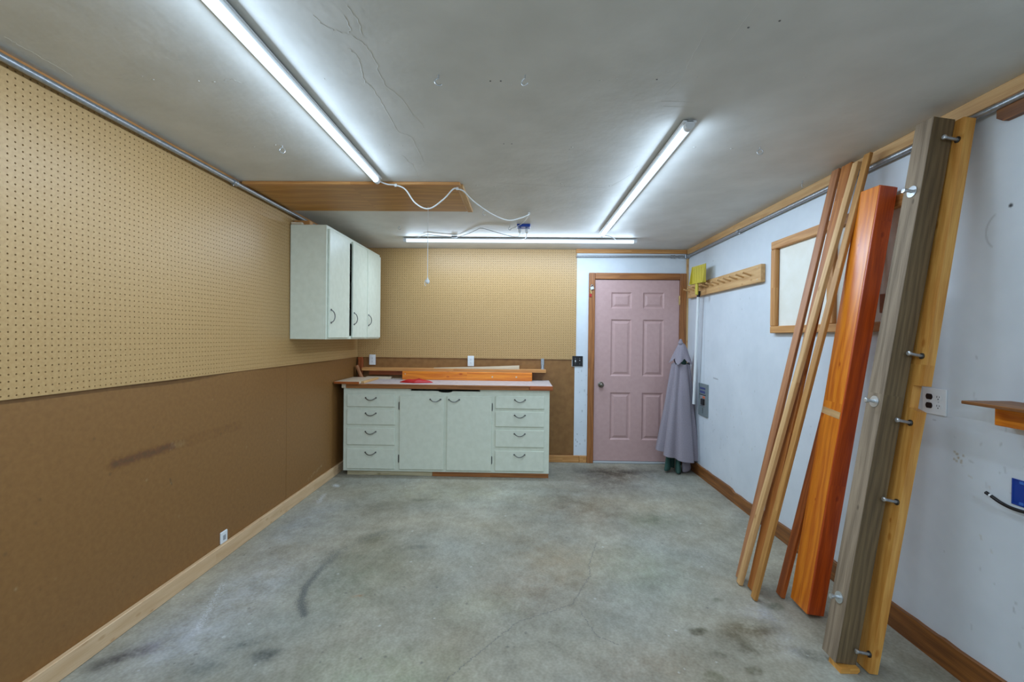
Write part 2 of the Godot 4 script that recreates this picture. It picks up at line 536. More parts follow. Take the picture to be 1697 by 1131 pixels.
	# whitish smears by the left wall
	for sm in [[Vector2(-1.70, -3.95), Vector2(-1.66, -3.75)], [Vector2(-1.72, -4.2), Vector2(-1.66, -4.15)], [Vector2(-1.64, -2.5), Vector2(-1.5, -2.1)]]:
		for k in 700:
			var p: Vector2 = sm[0].lerp(sm[1], rng.randf()) + Vector2(rng.randfn(0, 0.012), rng.randfn(0, 0.02))
			var px := int((p.x + 1.9) / sx)
			var py := int((p.y + 5.15) / sx)
			img.set_pixel(px, py, img.get_pixel(px, py).lerp(Color(0.84, 0.86, 0.88), 0.35))
	var m := mat(Color.WHITE, 0.62)
	m.albedo_texture = ImageTexture.create_from_image(img)
	return m

# ---------------------------------------------------------------- pegboard sheet with real holes (cell grid in the plane u (along), v (up), w (out))
func peg_sheet(cols: int, rows: int, bulge: Callable) -> ArrayMesh:
	var p := 0.0254
	var r := 0.0034
	var th := 0.0055
	var ring: Array[Vector2] = []
	for k in 8:
		var a := TAU * (k + 0.5) / 8.0
		ring.append(Vector2(cos(a), sin(a)) * r)
	var v := PackedVector3Array()
	var n := PackedVector3Array()
	var idx := PackedInt32Array()
	for i in cols:
		for j in rows:
			var u0 := i * p
			var v0 := j * p
			var c := Vector2(u0 + p * 0.5, v0 + p * 0.5)
			var s := v.size()
			for q in [Vector2(u0, v0), Vector2(u0 + p, v0), Vector2(u0 + p, v0 + p), Vector2(u0, v0 + p)]:
				v.push_back(Vector3(q.x, q.y, bulge.call(q.x, q.y)))
				n.push_back(Vector3.BACK)
			var bc: float = bulge.call(c.x, c.y)
			for k in 8:
				v.push_back(Vector3(c.x + ring[k].x, c.y + ring[k].y, bc))
				n.push_back(Vector3.BACK)
			for k in 8:
				v.push_back(Vector3(c.x + ring[k].x, c.y + ring[k].y, bc))
				n.push_back(Vector3(-ring[k].x, -ring[k].y, 0) / r)
			for k in 8:
				v.push_back(Vector3(c.x + ring[k].x, c.y + ring[k].y, bc - th))
				n.push_back(Vector3(-ring[k].x, -ring[k].y, 0) / r)
			# ring angles 22.5, 67.5, 112.5 ... : corners 2 (++) between 0 and 1, 3 (-+) between 2 and 3, 0 (--) between 4 and 5, 1 (+-) between 6 and 7
			var cs := [2, 3, 0, 1]
			for k in 4:
				var cn: int = s + cs[k]
				var nx: int = s + cs[(k + 1) % 4]
				var a := s + 4 + k * 2
				var b := s + 4 + k * 2 + 1
				var d := s + 4 + (k * 2 + 2) % 8
				for t in [[cn, a, b], [cn, b, nx], [nx, b, d]]:
					idx.push_back(t[0])
					var e1: Vector3 = v[t[1]] - v[t[0]]
					var e2: Vector3 = v[t[2]] - v[t[0]]
					if e1.x * e2.y - e1.y * e2.x > 0.0:
						idx.push_back(t[2])
						idx.push_back(t[1])
					else:
						idx.push_back(t[1])
						idx.push_back(t[2])
			for k in 8:
				var a := s + 12 + k
				var b := s + 12 + (k + 1) % 8
				for t in [a, a + 8, b, b, a + 8, b + 8]:
					idx.push_back(t)
	# rim: bottom, top and both ends
	var ends := []
	for i in cols:
		ends.append([Vector2(i * p, 0), Vector2((i + 1) * p, 0), Vector3.DOWN])
		ends.append([Vector2(i * p, rows * p), Vector2((i + 1) * p, rows * p), Vector3.UP])
	for j in rows:
		ends.append([Vector2(0, j * p), Vector2(0, (j + 1) * p), Vector3.LEFT])
		ends.append([Vector2(cols * p, j * p), Vector2(cols * p, (j + 1) * p), Vector3.RIGHT])
	for e in ends:
		var s := v.size()
		var za: float = bulge.call(e[0].x, e[0].y)
		var zb: float = bulge.call(e[1].x, e[1].y)
		var q := [Vector3(e[0].x, e[0].y, za), Vector3(e[1].x, e[1].y, zb), Vector3(e[1].x, e[1].y, zb - th), Vector3(e[0].x, e[0].y, za - th)]
		for k in 4:
			v.push_back(q[k])
			n.push_back(e[2])
		var flip: bool = (q[1] - q[0]).cross(q[2] - q[0]).dot(e[2]) > 0.0
		for t in ([0, 2, 1, 0, 3, 2] if flip else [0, 1, 2, 0, 2, 3]):
			idx.push_back(s + t)
	var m := ArrayMesh.new()
	var arr := []
	arr.resize(Mesh.ARRAY_MAX)
	arr[Mesh.ARRAY_VERTEX] = v
	arr[Mesh.ARRAY_NORMAL] = n
	arr[Mesh.ARRAY_INDEX] = idx
	m.add_surface_from_arrays(Mesh.PRIMITIVE_TRIANGLES, arr)
	return m

# ---------------------------------------------------------------- small things
func screw(parent: Node, at: Vector3, out: Vector3, r := 0.004, m: Material = null) -> void:
	var b := Basis(Quaternion(Vector3.UP, out))
	obj("screw", MB.new().lathe(PackedVector2Array([Vector2(r, -0.001), Vector2(r, 0.001), Vector2(r * 0.5, 0.002), Vector2(0, 0.002)]), 10, Transform3D(b, at)), m if m else M.chrome, parent)

# a bowed pull: w wide along 'along', bowing out and towards 'sag'
func pull(parent: Node, at: Vector3, along: Vector3, out: Vector3, sag: Vector3, w := 0.1, m: Material = null) -> void:
	var pts := PackedVector3Array()
	for i in 13:
		var t := i / 12.0 * 2.0 - 1.0
		var k := 1.0 - t * t
		pts.push_back(at + along * (t * w * 0.5) + out * (0.004 + 0.022 * sqrt(maxf(k, 0.0))) + sag * (0.021 * k - 0.007))
	var mb := MB.new().tube(pts, 0.0042, 8)
	for s in [-1.0, 1.0]:
		mb.box(Vector3(0.014, 0.014, 0.008).max(Vector3(0.004, 0.004, 0.004)), 0.003, Transform3D(Basis.IDENTITY, at + along * (s * (w * 0.5 + 0.002)) + out * 0.003 - sag * 0.007))
	obj("handle", mb, M.pull, parent)

func outlet(called: String, at: Vector3, out: Vector3, gangs: int, label: String, dark_first := false) -> void:
	# built facing +z, then turned
	var t := thing(called, label, "outlet", at)
	t.basis = Basis(Quaternion(Vector3.BACK, out))
	var w := 0.070 + 0.046 * (gangs - 1)
	obj("cover_plate", MB.new().box(Vector3(w, 0.115, 0.006), 0.0025, Transform3D(Basis.IDENTITY, Vector3(0, 0, 0.003))), M.white_plastic, t)
	for g in gangs:
		var gx := (g - (gangs - 1) * 0.5) * 0.046
		for s in [-1.0, 1.0]:
			var poly := PackedVector2Array()
			for k in 24:
				var a := TAU * k / 24.0
				poly.push_back(Vector2(gx + cos(a) * 0.0165, s * 0.0195 + clampf(sin(a) * 0.0165, -0.0125, 0.0125)))
			var dark := dark_first and g == 0
			var rc := obj("socket", MB.new().prism(poly, 0.0025, Transform3D(Basis.IDENTITY, Vector3(0, 0, 0.0055))), M.black if dark else M.white_plastic, t)
			if not dark:
				var mb := MB.new()
				mb.box(Vector3(0.0022, 0.008, 0.001), 0.0002, Transform3D(Basis.IDENTITY, Vector3(gx - 0.006, s * 0.0195 + 0.003, 0.0082)))
				mb.box(Vector3(0.0022, 0.0065, 0.001), 0.0002, Transform3D(Basis.IDENTITY, Vector3(gx + 0.006, s * 0.0195 + 0.003, 0.0082)))
				mb.box(Vector3(0.0045, 0.0045, 0.001), 0.0002, Transform3D(Basis.IDENTITY, Vector3(gx, s * 0.0195 - 0.007, 0.0082)))
				obj("slot", mb, M.slot, rc)
		screw(t, Vector3(gx, 0, 0.0062), Vector3.BACK, 0.003, M.zinc)

func eye_hook(at: Vector3, label: String, open: bool, turn: float) -> void:
	var t := thing("eye_hook", label, "hook", at, "steel hooks screwed into the ceiling")
	t.rotation.y = turn
	obj("shank", MB.new().tube(PackedVector3Array([Vector3(0, 0.004, 0), Vector3(0, -0.014, 0)]), 0.0026, 8), M.zinc, t)
	var pts := PackedVector3Array()
	var cnt := 18 if not open else 13
	for k in cnt:
		var a := PI * 0.5 + TAU * k / 18.0
		pts.push_back(Vector3(cos(a) * 0.013, -0.026 + sin(a) * 0.013, 0))
	obj("ring", MB.new().tube(pts, 0.0026, 8, not open), M.zinc, t)

func board(called: String, label: String, m: Material, bottom: Vector3, top: Vector3, w: float, th: float, group := "", yaw := 0.0, uvo := Vector2.ZERO) -> MeshInstance3D:
	# leaning board: y along its length, its width roughly along world z, its thickness towards the wall; centre line from bottom to top
	var up := (top - bottom).normalized()
	var zz := Vector3(sin(yaw), 0, cos(yaw))
	zz = (zz - up * zz.dot(up)).normalized()
	var xx := up.cross(zz).normalized()
	var b := Basis(xx, up, zz)
	var len := bottom.distance_to(top)
	var o := obj(called, MB.new().box(Vector3(th, len, w), 0.0025, Transform3D.IDENTITY, uvo), m)
	o.transform = Transform3D(b, (bottom + top) * 0.5)
	tag(o, label, "lumber", group)
	return o

func tube_light(label: String, centre: Vector3, along: Vector3, length: float, energy: float) -> void:
	var t := thing("tube_light", label, "light", centre, "tube lights under the ceiling")
	var side := Vector3.UP.cross(along).normalized()
	var b := Basis(side, Vector3.UP, along)
	if b.determinant() < 0:
		b = Basis(-side, Vector3.UP, along)
	t.basis = b
	# local: z along the tube, y up; ceiling at y = HC - centre.y
	var top := HC - centre.y
	obj("channel", MB.new().box(Vector3(0.062, 0.010, length), 0.003, Transform3D(Basis.IDENTITY, Vector3(0, 0.0150, 0))), M.fixture, t)
	var g := PackedVector3Array()
	for i in 9:
		g.push_back(Vector3(0, 0, (i / 8.0 - 0.5) * (length - 0.06)))
	obj("tube", MB.new().tube(g, 0.0185, 20), M.tube_glow, t)
	for s in [-1.0, 1.0]:
		var cap := PackedVector2Array()
		for k in 20:
			var a := TAU * k / 20.0
			cap.push_back(Vector2(cos(a) * 0.0205, sin(a) * 0.0205))
		obj("end_cap", MB.new().prism(cap, 0.03, Transform3D(Basis.IDENTITY, Vector3(0, 0, s * (length * 0.5 - 0.015) - 0.015))), M.fixture, t)
		var cl := MB.new()
		cl.box(Vector3(0.03, top - 0.0205, 0.02), 0.001, Transform3D(Basis.IDENTITY, Vector3(0, (top + 0.0195) * 0.5, s * length * 0.33)))
		cl.box(Vector3(0.066, 0.012, 0.02), 0.002, Transform3D(Basis.IDENTITY, Vector3(0, 0.0150, s * length * 0.33)))
		obj("clip", cl, M.zinc, t)
	for d in [Vector3(0, -1, 0), Vector3(-0.70, -0.714, 0), Vector3(0.70, -0.714, 0)]:
		var l := AreaLight3D.new()
		l.name = "tube_area_light"
		l.area_size = Vector2(0.014, length - 0.07)
		l.light_energy = energy * 0.8
		l.light_color = Color(0.80, 0.90, 1.0)
		l.shadow_enabled = true
		l.area_range = 12.0
		l.area_attenuation = 2.0
		t.add_child(l, true)
		var zz: Vector3 = -d.normalized()
		var yy := Vector3.BACK
		l.transform = Transform3D(Basis(yy.cross(zz), yy, zz), d.normalized() * 0.0198)

# ---------------------------------------------------------------- wall textures with scuffs
func marked(w: int, h: int, m_per_px: float, sd: int, a: Color, b: Color, freq: float, rough: float, marks: Callable) -> StandardMaterial3D:
	var n1 := FastNoiseLite.new()
	n1.seed = sd
	n1.frequency = freq * m_per_px
	n1.fractal_octaves = 5
	n1.fractal_gain = 0.7
	var im := n1.get_image(w, h)
	im.convert(Image.FORMAT_L8)
	var src := im.get_data()
	var data := PackedByteArray()
	data.resize(w * h * 3)
	for i in w * h:
		var c := a.lerp(b, src[i] / 255.0)
		data[i * 3] = int(c.r * 255)
		data[i * 3 + 1] = int(c.g * 255)
		data[i * 3 + 2] = int(c.b * 255)
	var out := Image.create_from_data(w, h, false, Image.FORMAT_RGB8, data)
	marks.call(out)
	var m := mat(Color.WHITE, rough)
	m.albedo_texture = ImageTexture.create_from_image(out)
	m.texture_repeat = false
	return m

func dab(im: Image, x: float, y: float, r: float, c: Color, k: float) -> void:
	for yy in range(int(y - r), int(y + r) + 1):
		for xx in range(int(x - r), int(x + r) + 1):
			if xx >= 0 and yy >= 0 and xx < im.get_width() and yy < im.get_height():
				var d := Vector2(xx - x, yy - y).length() / maxf(r, 0.6)
				if d < 1.0:
					im.set_pixel(xx, yy, im.get_pixel(xx, yy).lerp(c, k * (1.0 - d * d)))

func right_wall_marks(im: Image) -> void:
	# u 0..1 runs z -5.11 .. 2.3, v 0 at the ceiling; 5 mm per pixel
	var r := RandomNumberGenerator.new()
	r.seed = 77
	var spots := [[-4.6, 0.5, 0.5, 0.45, 40], [-4.2, 0.55, 0.5, 0.4, 30], [-1.85, 0.95, 0.35, 0.35, 26], [-3.9, 1.2, 1.0, 0.9, 30], [-1.7, 0.45, 0.3, 0.4, 14], [-3.0, 0.7, 0.5, 0.5, 16], [-4.4, 2.15, 0.6, 0.15, 6]]
	for s in spots:
		for i in s[4]:
			var z: float = s[0] + r.randfn(0, 0.5) * s[2]
			var y: float = s[1] + r.randfn(0, 0.5) * s[3]
			var x0 := (z + 5.11) / 0.005
			var y0 := (HC - y) / 0.005
			var ln := r.randf_range(0.5, 5.0)
			var ang := r.randf_range(1.1, 2.0) if r.randf() < 0.7 else r.randf_range(-0.5, 0.5)
			var k := r.randf_range(0.08, 0.26)
			var c := c8(112, 112, 108) if r.randf() < 0.8 else c8(150, 128, 96)
			for t in int(ln) + 1:
				dab(im, x0 + cos(ang) * t, y0 + sin(ang) * t, 1.0, c, k)
	# a few marks of note: a grey smear near the breaker, a dark hole with a swirl, brown chips
	for t in 18:
		dab(im, (-4.40 + t * 0.006 + 5.11) / 0.005, (HC - 1.02 + t * 0.0003) / 0.005, 1.6, c8(120, 122, 124), 0.35)
	dab(im, (-1.765 + 5.11) / 0.005, (HC - 1.905) / 0.005, 1.8, c8(20, 20, 20), 0.95)
	for t in 40:
		var a := 2.2 + t * 0.045
		dab(im, (-1.765 + 5.11) / 0.005 + cos(a) * 16.0 - 2.0, (HC - 1.86) / 0.005 - sin(a) * 16.0 + 8.0, 1.0, c8(140, 142, 144), 0.2)
	for t in 10:
		dab(im, (-1.95 + r.randfn(0, 0.012) + 5.11) / 0.005, (HC - 0.905 + r.randfn(0, 0.014)) / 0.005, 1.2, c8(150, 124, 84), 0.5)

func back_wall_marks(im: Image) -> void:
	var r := RandomNumberGenerator.new()
	r.seed = 78
	for i in 26:
		var x0 := r.randf_range(4, 36)
		var y0 := r.randf_range(250, 450)
		for t in r.randi_range(1, 5):
			dab(im, x0, y0 + t, 0.9, c8(92, 92, 90), r.randf_range(0.2, 0.6))

func hardboard_marks(im: Image) -> void:
	# u 0 at z -5.10, 5 mm per pixel; v 0 at y 1.16
	var r := RandomNumberGenerator.new()
	r.seed = 79
	var put := func(z: float, y: float, rad: float, c: Color, k: float) -> void:
		dab(im, (z + 5.10) / 0.005, (1.16 - y) / 0.005, rad, c, k)
	for i in 2600:
		var z := r.randf_range(-2.40, -2.02) + r.randfn(0, 0.012)
		put.call(z, 0.79 + r.randfn(0, 0.013), 1.4, c8(100, 70, 40), 0.035)
	for i in 70:
		put.call(r.randf_range(-2.48, -2.37), 0.79 + r.randf_range(-0.02, 0.02), 1.6, c8(190, 178, 156), 0.08)
	for i in 800:
		put.call(r.randf_range(-2.98, -2.42), 0.79 + r.randf_range(-0.03, 0.03), 1.6, c8(104, 74, 42), 0.03)
	for i in 90:
		var f := r.randf()
		put.call(lerpf(-3.93, -4.22, f), lerpf(0.12, 0.17, f) + r.randfn(0, 0.010), 1.5, c8(196, 186, 168), 0.16)
	for i in 60:
		put.call(r.randf_range(-4.0, -1.5), r.randf_range(0.15, 1.0), r.randf_range(0.8, 1.8), c8(84, 62, 40) if r.randf() < 0.6 else c8(176, 158, 130), r.randf_range(0.15, 0.5))
	for t in 7:
		put.call(-2.37 - t * 0.002, 0.62 - t * 0.006, 1.0, c8(70, 52, 34), 0.6)

# ---------------------------------------------------------------- setting
func build_shell() -> void:
	# floor: the stained concrete in one slab
	var mb := MB.new()
	var fa := Vector3(-1.9, 0, -5.15)
	var fb := Vector3(1.9, 0, -5.15)
	var fc := Vector3(1.9, 0, -0.21)
	var fd := Vector3(-1.9, 0, -0.21)
	mb.quad(fa, fb, fc, fd, Vector3.UP, Vector2(0, 0), Vector2(1, 0), Vector2(1, 1), Vector2(0, 1))
	var fe := Vector3(1.9, 0, 2.4)
	var ff := Vector3(-1.9, 0, 2.4)
	mb.quad(fd, fc, fe, ff, Vector3.UP, Vector2(0, 1), Vector2(1, 1), Vector2(1, 0.47), Vector2(0, 0.47))
	mb.bx(Vector3(-1.9, -0.12, -5.15), Vector3(1.9, -0.002, 2.4), 0.001)
	structure(obj("floor", mb, floor_material()), "grey stained concrete garage floor with hairline cracks", "floor")

	var ceil_o := obj("ceiling", MB.new().bx(Vector3(-1.95, HC, -5.25), Vector3(1.95, HC + 0.1, 2.4), 0.001), M.ceiling)
	structure(ceil_o, "painted plasterboard ceiling with cracks and nail marks", "ceiling")
	var ridges := [
		[Vector2(-0.650, -1.399), Vector2(-0.633, -1.453), Vector2(-0.601, -1.471), Vector2(-0.574, -1.488), Vector2(-0.555, -1.454), Vector2(-0.555, -1.399)],
		[Vector2(-0.529, -1.356), Vector2(-0.520, -1.415), Vector2(-0.529, -1.489)],
		[Vector2(-0.565, -1.494), Vector2(-0.533, -1.547), Vector2(-0.533, -1.635), Vector2(-0.544, -1.780), Vector2(-0.507, -1.893), Vector2(-0.471, -2.155)],
		[Vector2(-0.600, -1.557), Vector2(-0.586, -1.614), Vector2(-0.593, -1.653), Vector2(-0.618, -1.775)],
		[Vector2(-0.608, -1.767), Vector2(-0.594, -1.947), Vector2(-0.604, -2.193), Vector2(-0.550, -2.246), Vector2(-0.562, -2.580)],
		[Vector2(-0.661, -2.478), Vector2(-0.631, -2.626), Vector2(-0.648, -2.824)],
		[Vector2(0.575, -1.464), Vector2(0.580, -1.620), Vector2(0.593, -1.735), Vector2(0.567, -1.859)],
		[Vector2(0.673, -1.357), Vector2(0.672, -1.520)],
		[Vector2(-1.725, -1.494), Vector2(-1.730, -1.531), Vector2(-1.725, -1.584), Vector2(-1.723, -1.644), Vector2(-1.730, -1.729)],
		[Vector2(0.646, -2.623), Vector2(0.649, -2.737), Vector2(0.621, -2.831), Vector2(0.561, -2.978)],
		[Vector2(0.540, -3.101), Vector2(0.533, -3.250)],
		[Vector2(-0.180, -2.918), Vector2(0.012, -2.950), Vector2(0.246, -2.982), Vector2(0.544, -3.014)],
		[Vector2(-1.604, -1.734), Vector2(-1.525, -1.750), Vector2(-1.452, -1.763)],
		[Vector2(-1.161, -1.754), Vector2(-1.123, -1.750), Vector2(-1.103, -1.775)],
		[Vector2(0.589, -1.955), Vector2(0.717, -1.960)],
		[Vector2(0.563, -1.910), Vector2(0.701, -1.915)]]
	var rm := MB.new()
	for l in ridges:
		var pts := PackedVector3Array()
		for i in l.size() - 1:
			for k in 6:
				var q: Vector2 = l[i].lerp(l[i + 1], k / 6.0)
				pts.push_back(Vector3(q.x + rng.randfn(0, 0.0025), HC + 0.0012, q.y + rng.randfn(0, 0.0025)))
		pts.push_back(Vector3(l[-1].x, HC + 0.0012, l[-1].y))
		rm.tube(pts, 0.0018, 6)
	for i in 60:
		var z := [-1.75, -2.37, -2.98, -3.6][rng.randi() % 4] + rng.randfn(0, 0.02) as float
		var x := rng.randf_range(-1.6, 1.6)
		rm.lathe(PackedVector2Array([Vector2(0.006, 0.001), Vector2(0.004, -0.0012), Vector2(0, -0.0016)]), 7, Transform3D(Basis.from_scale(Vector3(rng.randf_range(0.4, 1.6), 1, rng.randf_range(0.3, 0.8))), Vector3(x, HC, z)))
	var ro := obj("plaster_ridge", rm, M.ceiling, ceil_o)
	ro.set_meta("kind", "stuff")
	var nm := MB.new()
	for p in [[-0.13, -1.76], [-0.09, -1.76], [-0.10, -2.33], [-0.06, -2.33], [0.70, -1.46], [0.78, -1.43], [0.50, -1.75]]:
		nm.lathe(PackedVector2Array([Vector2(0.004, 0.001), Vector2(0.0035, -0.001), Vector2(0, -0.0012)]), 8, Transform3D(Basis.IDENTITY, Vector3(p[0], HC, p[1])))
	var no := obj("nail_heads", nm, M.dark_metal, ceil_o)
	no.set_meta("kind", "stuff")

	# left wall: backing, hardboard below, pegboard above
	var wl := obj("wall_left", MB.new().bx(Vector3(-1.98, 0, -5.25), Vector3(-1.853, HC, 2.4), 0.001), M.backing)
	structure(wl, "left wall of brown hardboard below tan pegboard", "wall")
	var hm := marked(1480, 234, 0.005, 311, c8(126, 86, 42), c8(143, 101, 53), 30.0, 0.5, hardboard_marks)
	for seg in [[-5.10, -3.5625], [-3.5595, -1.1215], [-1.1185, 2.3]]:
		var hb := MB.new()
		var x1 := -1.8395
		hb.bx(Vector3(-1.853, 0.0, seg[0]), Vector3(x1 - 0.0006, 1.16, seg[1]), 0.001)
		hb.uv.fill(Vector2(0.5, 0.9))
		var ua: float = (seg[0] + 5.10) / 7.4
		var ub: float = (seg[1] + 5.10) / 7.4
		hb.quad(Vector3(x1, 0.0, seg[0]), Vector3(x1, 0.0, seg[1]), Vector3(x1, 1.16, seg[1]), Vector3(x1, 1.16, seg[0]), Vector3.RIGHT, Vector2(ua, 1), Vector2(ub, 1), Vector2(ub, 0), Vector2(ua, 0))
		obj("hardboard_panel", hb, hm, wl)
	var rows := 48
	for k in 3:
		var z0 := -5.09 + k * 2.4385
		var bul := func(u: float, v: float) -> float:
			var z := z0 + (2.4384 - u)
			var low := pow(1.0 - v / 1.2192, 3.0)
			return low * (0.006 + 0.006 * sin(z * 3.3 + 2.6) + 0.003 * sin(z * 7.0))
		var o := shared("pegboard_panel", peg_sheet(96, rows, bul), M.peg, wl)
		# local x runs towards -z, local z points into the room (+x)
		o.transform = Transform3D(Basis(Vector3(0, 0, -1), Vector3.UP, Vector3(1, 0, 0)), Vector3(XL, 1.1445, z0 + 2.4384))
		o.set_meta("label", "tan pegboard sheet with rows of holes")
	structure(obj("baseboard_left", MB.new().bx(Vector3(-1.8395, 0, -5.10), Vector3(-1.815, 0.089, 2.3), 0.003), M.pine_pale), "pale knotty pine board along the foot of the left wall", "baseboard")
	structure(obj("trim_1", MB.new().bx(Vector3(-1.853, HC - 0.014, -5.09), Vector3(-1.815, HC, 2.3), 0.002), M.pine_dark), "thin wooden strip between the left pegboard and the ceiling", "trim")

	# back wall
	var wb := obj("wall_back", MB.new().bx(Vector3(-1.98, 0, -5.25), Vector3(1.98, HC, -5.128), 0.001), M.backing)
	structure(wb, "back wall with pegboard, brown hardboard and a white painted part around the door", "wall")
	var flat := func(_u: float, _v: float) -> float: return 0.0
	var po := shared("pegboard_panel", peg_sheet(96, rows, flat), M.peg, wb)
	po.position = Vector3(-1.8322, 1.1445, ZB)
	po.set_meta("label", "tan pegboard sheet with rows of holes")
	obj("hardboard_panel", MB.new().bx(Vector3(-1.85, 0.0, -5.128), Vector3(0.594, 1.16, -5.104), 0.001), M.hard, wb)
	var bm := marked(250, 474, 0.005, 312, c8(205, 211, 216), c8(219, 224, 228), 1.4, 0.5, back_wall_marks)
	var bp := MB.new()
	for q in [[0.594, 0.0, 0.80, HC], [0.80, 2.05, 1.84, HC]]:
		bp.bx(Vector3(q[0], q[1], -5.128), Vector3(q[2], q[3], -5.1005), 0.0005)
		bp.uv.fill(Vector2(0.9, 0.1))
	for q in [[0.5945, 0.0, 0.7995, HC], [0.7995, 2.05, 1.84, HC]]:
		var z := -5.100
		var c := [Vector2(q[0], q[1]), Vector2(q[2], q[1]), Vector2(q[2], q[3]), Vector2(q[0], q[3])]
		var us := []
		for p in c:
			us.append(Vector2((p.x - 0.594) / 1.25, (HC - p.y) / HC))
		bp.quad(Vector3(c[0].x, c[0].y, z), Vector3(c[1].x, c[1].y, z), Vector3(c[2].x, c[2].y, z), Vector3(c[3].x, c[3].y, z), Vector3.BACK, us[0], us[1], us[2], us[3])
	obj("painted_panel", bp, bm, wb)
	for q in [[0.287, 0.655], [0.6565, 0.739]]:
		structure(obj("baseboard_back", MB.new().bx(Vector3(q[0], 0, -5.10), Vector3(q[1], 0.078, -5.084), 0.003), M.pine_dark), "short stained baseboard between base cabinet and door frame" if q[0] < 0.5 else "stub of stained baseboard against the door frame", "baseboard")
	structure(obj("trim_2", MB.new().bx(Vector3(0.594, 2.323, -5.10), Vector3(1.81, HC, -5.082), 0.003), M.pine_dark), "stained wooden strip above the pink door under the ceiling", "trim")
	structure(obj("trim_3", MB.new().bx(Vector3(1.8075, 0.09, -5.10), Vector3(1.83, 2.31, -5.078), 0.003), M.pine), "narrow upright pine strip in the corner beside the door", "trim")

	# right wall: two painted sheets with a groove between them
	var wr := obj("wall_right", MB.new().bx(Vector3(1.842, 0, -5.25), Vector3(1.98, HC, 2.4), 0.001), M.backing)
	structure(wr, "white painted right wall with scuffs and a panel joint", "wall")
	var rmat := marked(1482, 474, 0.005, 313, c8(203, 210, 216), c8(220, 226, 231), 1.2, 0.5, right_wall_marks)
	for seg in [[-5.11, -4.6215], [-4.6185, -2.181], [-2.1808, 0.2585], [0.2605, 2.3]]:
		var rp := MB.new()
		rp.bx(Vector3(XR + 0.0006, 0.0, seg[0]), Vector3(1.842, HC, seg[1]), 0.0005)
		rp.uv.fill(Vector2(0.9, 0.1))
		var ua: float = (seg[0] + 5.11) / 7.41
		var ub: float = (seg[1] + 5.11) / 7.41
		rp.quad(Vector3(XR, 0, seg[0]), Vector3(XR, 0, seg[1]), Vector3(XR, HC, seg[1]), Vector3(XR, HC, seg[0]), Vector3.LEFT, Vector2(ua, 1), Vector2(ub, 1), Vector2(ub, 0), Vector2(ua, 0))
		obj("painted_panel", rp, rmat, wr)
	# baseboard with a broken upper edge
	var poly := PackedVector2Array([Vector2(-5.08, 0), Vector2(2.3, 0), Vector2(2.3, 0.115)])
	var z := 2.2
	while z > -5.06:
		var hgt := 0.118
		if z < -3.93:
			hgt = 0.108
		elif z < -3.6:
			hgt = 0.092
		elif z < -3.0:
			hgt = 0.110
		poly.push_back(Vector2(z, hgt + rng.randf_range(-0.004, 0.003)))
		z -= rng.randf_range(0.03, 0.12)
	poly.push_back(Vector2(-5.08, 0.108))
	structure(obj("baseboard_right", MB.new().prism(poly, 0.02, Transform3D(Basis(Vector3(0, 0, 1), Vector3.UP, Vector3(-1, 0, 0)), Vector3(XR, 0, 0))), M.base_stain), "dark stained baseboard with a chipped edge along the right wall", "baseboard")
	structure(obj("trim_4", MB.new().bx(Vector3(1.808, 2.308, -5.08), Vector3(XR, HC, 2.3), 0.003), M.pine), "pine strip along the top of the right wall under the ceiling", "trim")
	# heavier end board below it, near the camera
	var eb := PackedVector2Array([Vector2(-1.80, 2.245), Vector2(-1.775, 2.225), Vector2(2.3, 2.225), Vector2(2.3, 2.307), Vector2(-1.80, 2.307)])
	structure(obj("trim_5", MB.new().prism(eb, 0.022, Transform3D(Basis(Vector3(0, 0, 1), Vector3.UP, Vector3(-1, 0, 0)), Vector3(XR, 0, 0))), M.base_stain), "thick brown board end behind the conduit at the top right", "trim")

	# wall behind the camera
	structure(obj("wall_front", MB.new().bx(Vector3(-1.98, 0, ZF), Vector3(1.98, HC, ZF + 0.1), 0.001), M.white_wall), "plain white wall behind the camera", "wall")

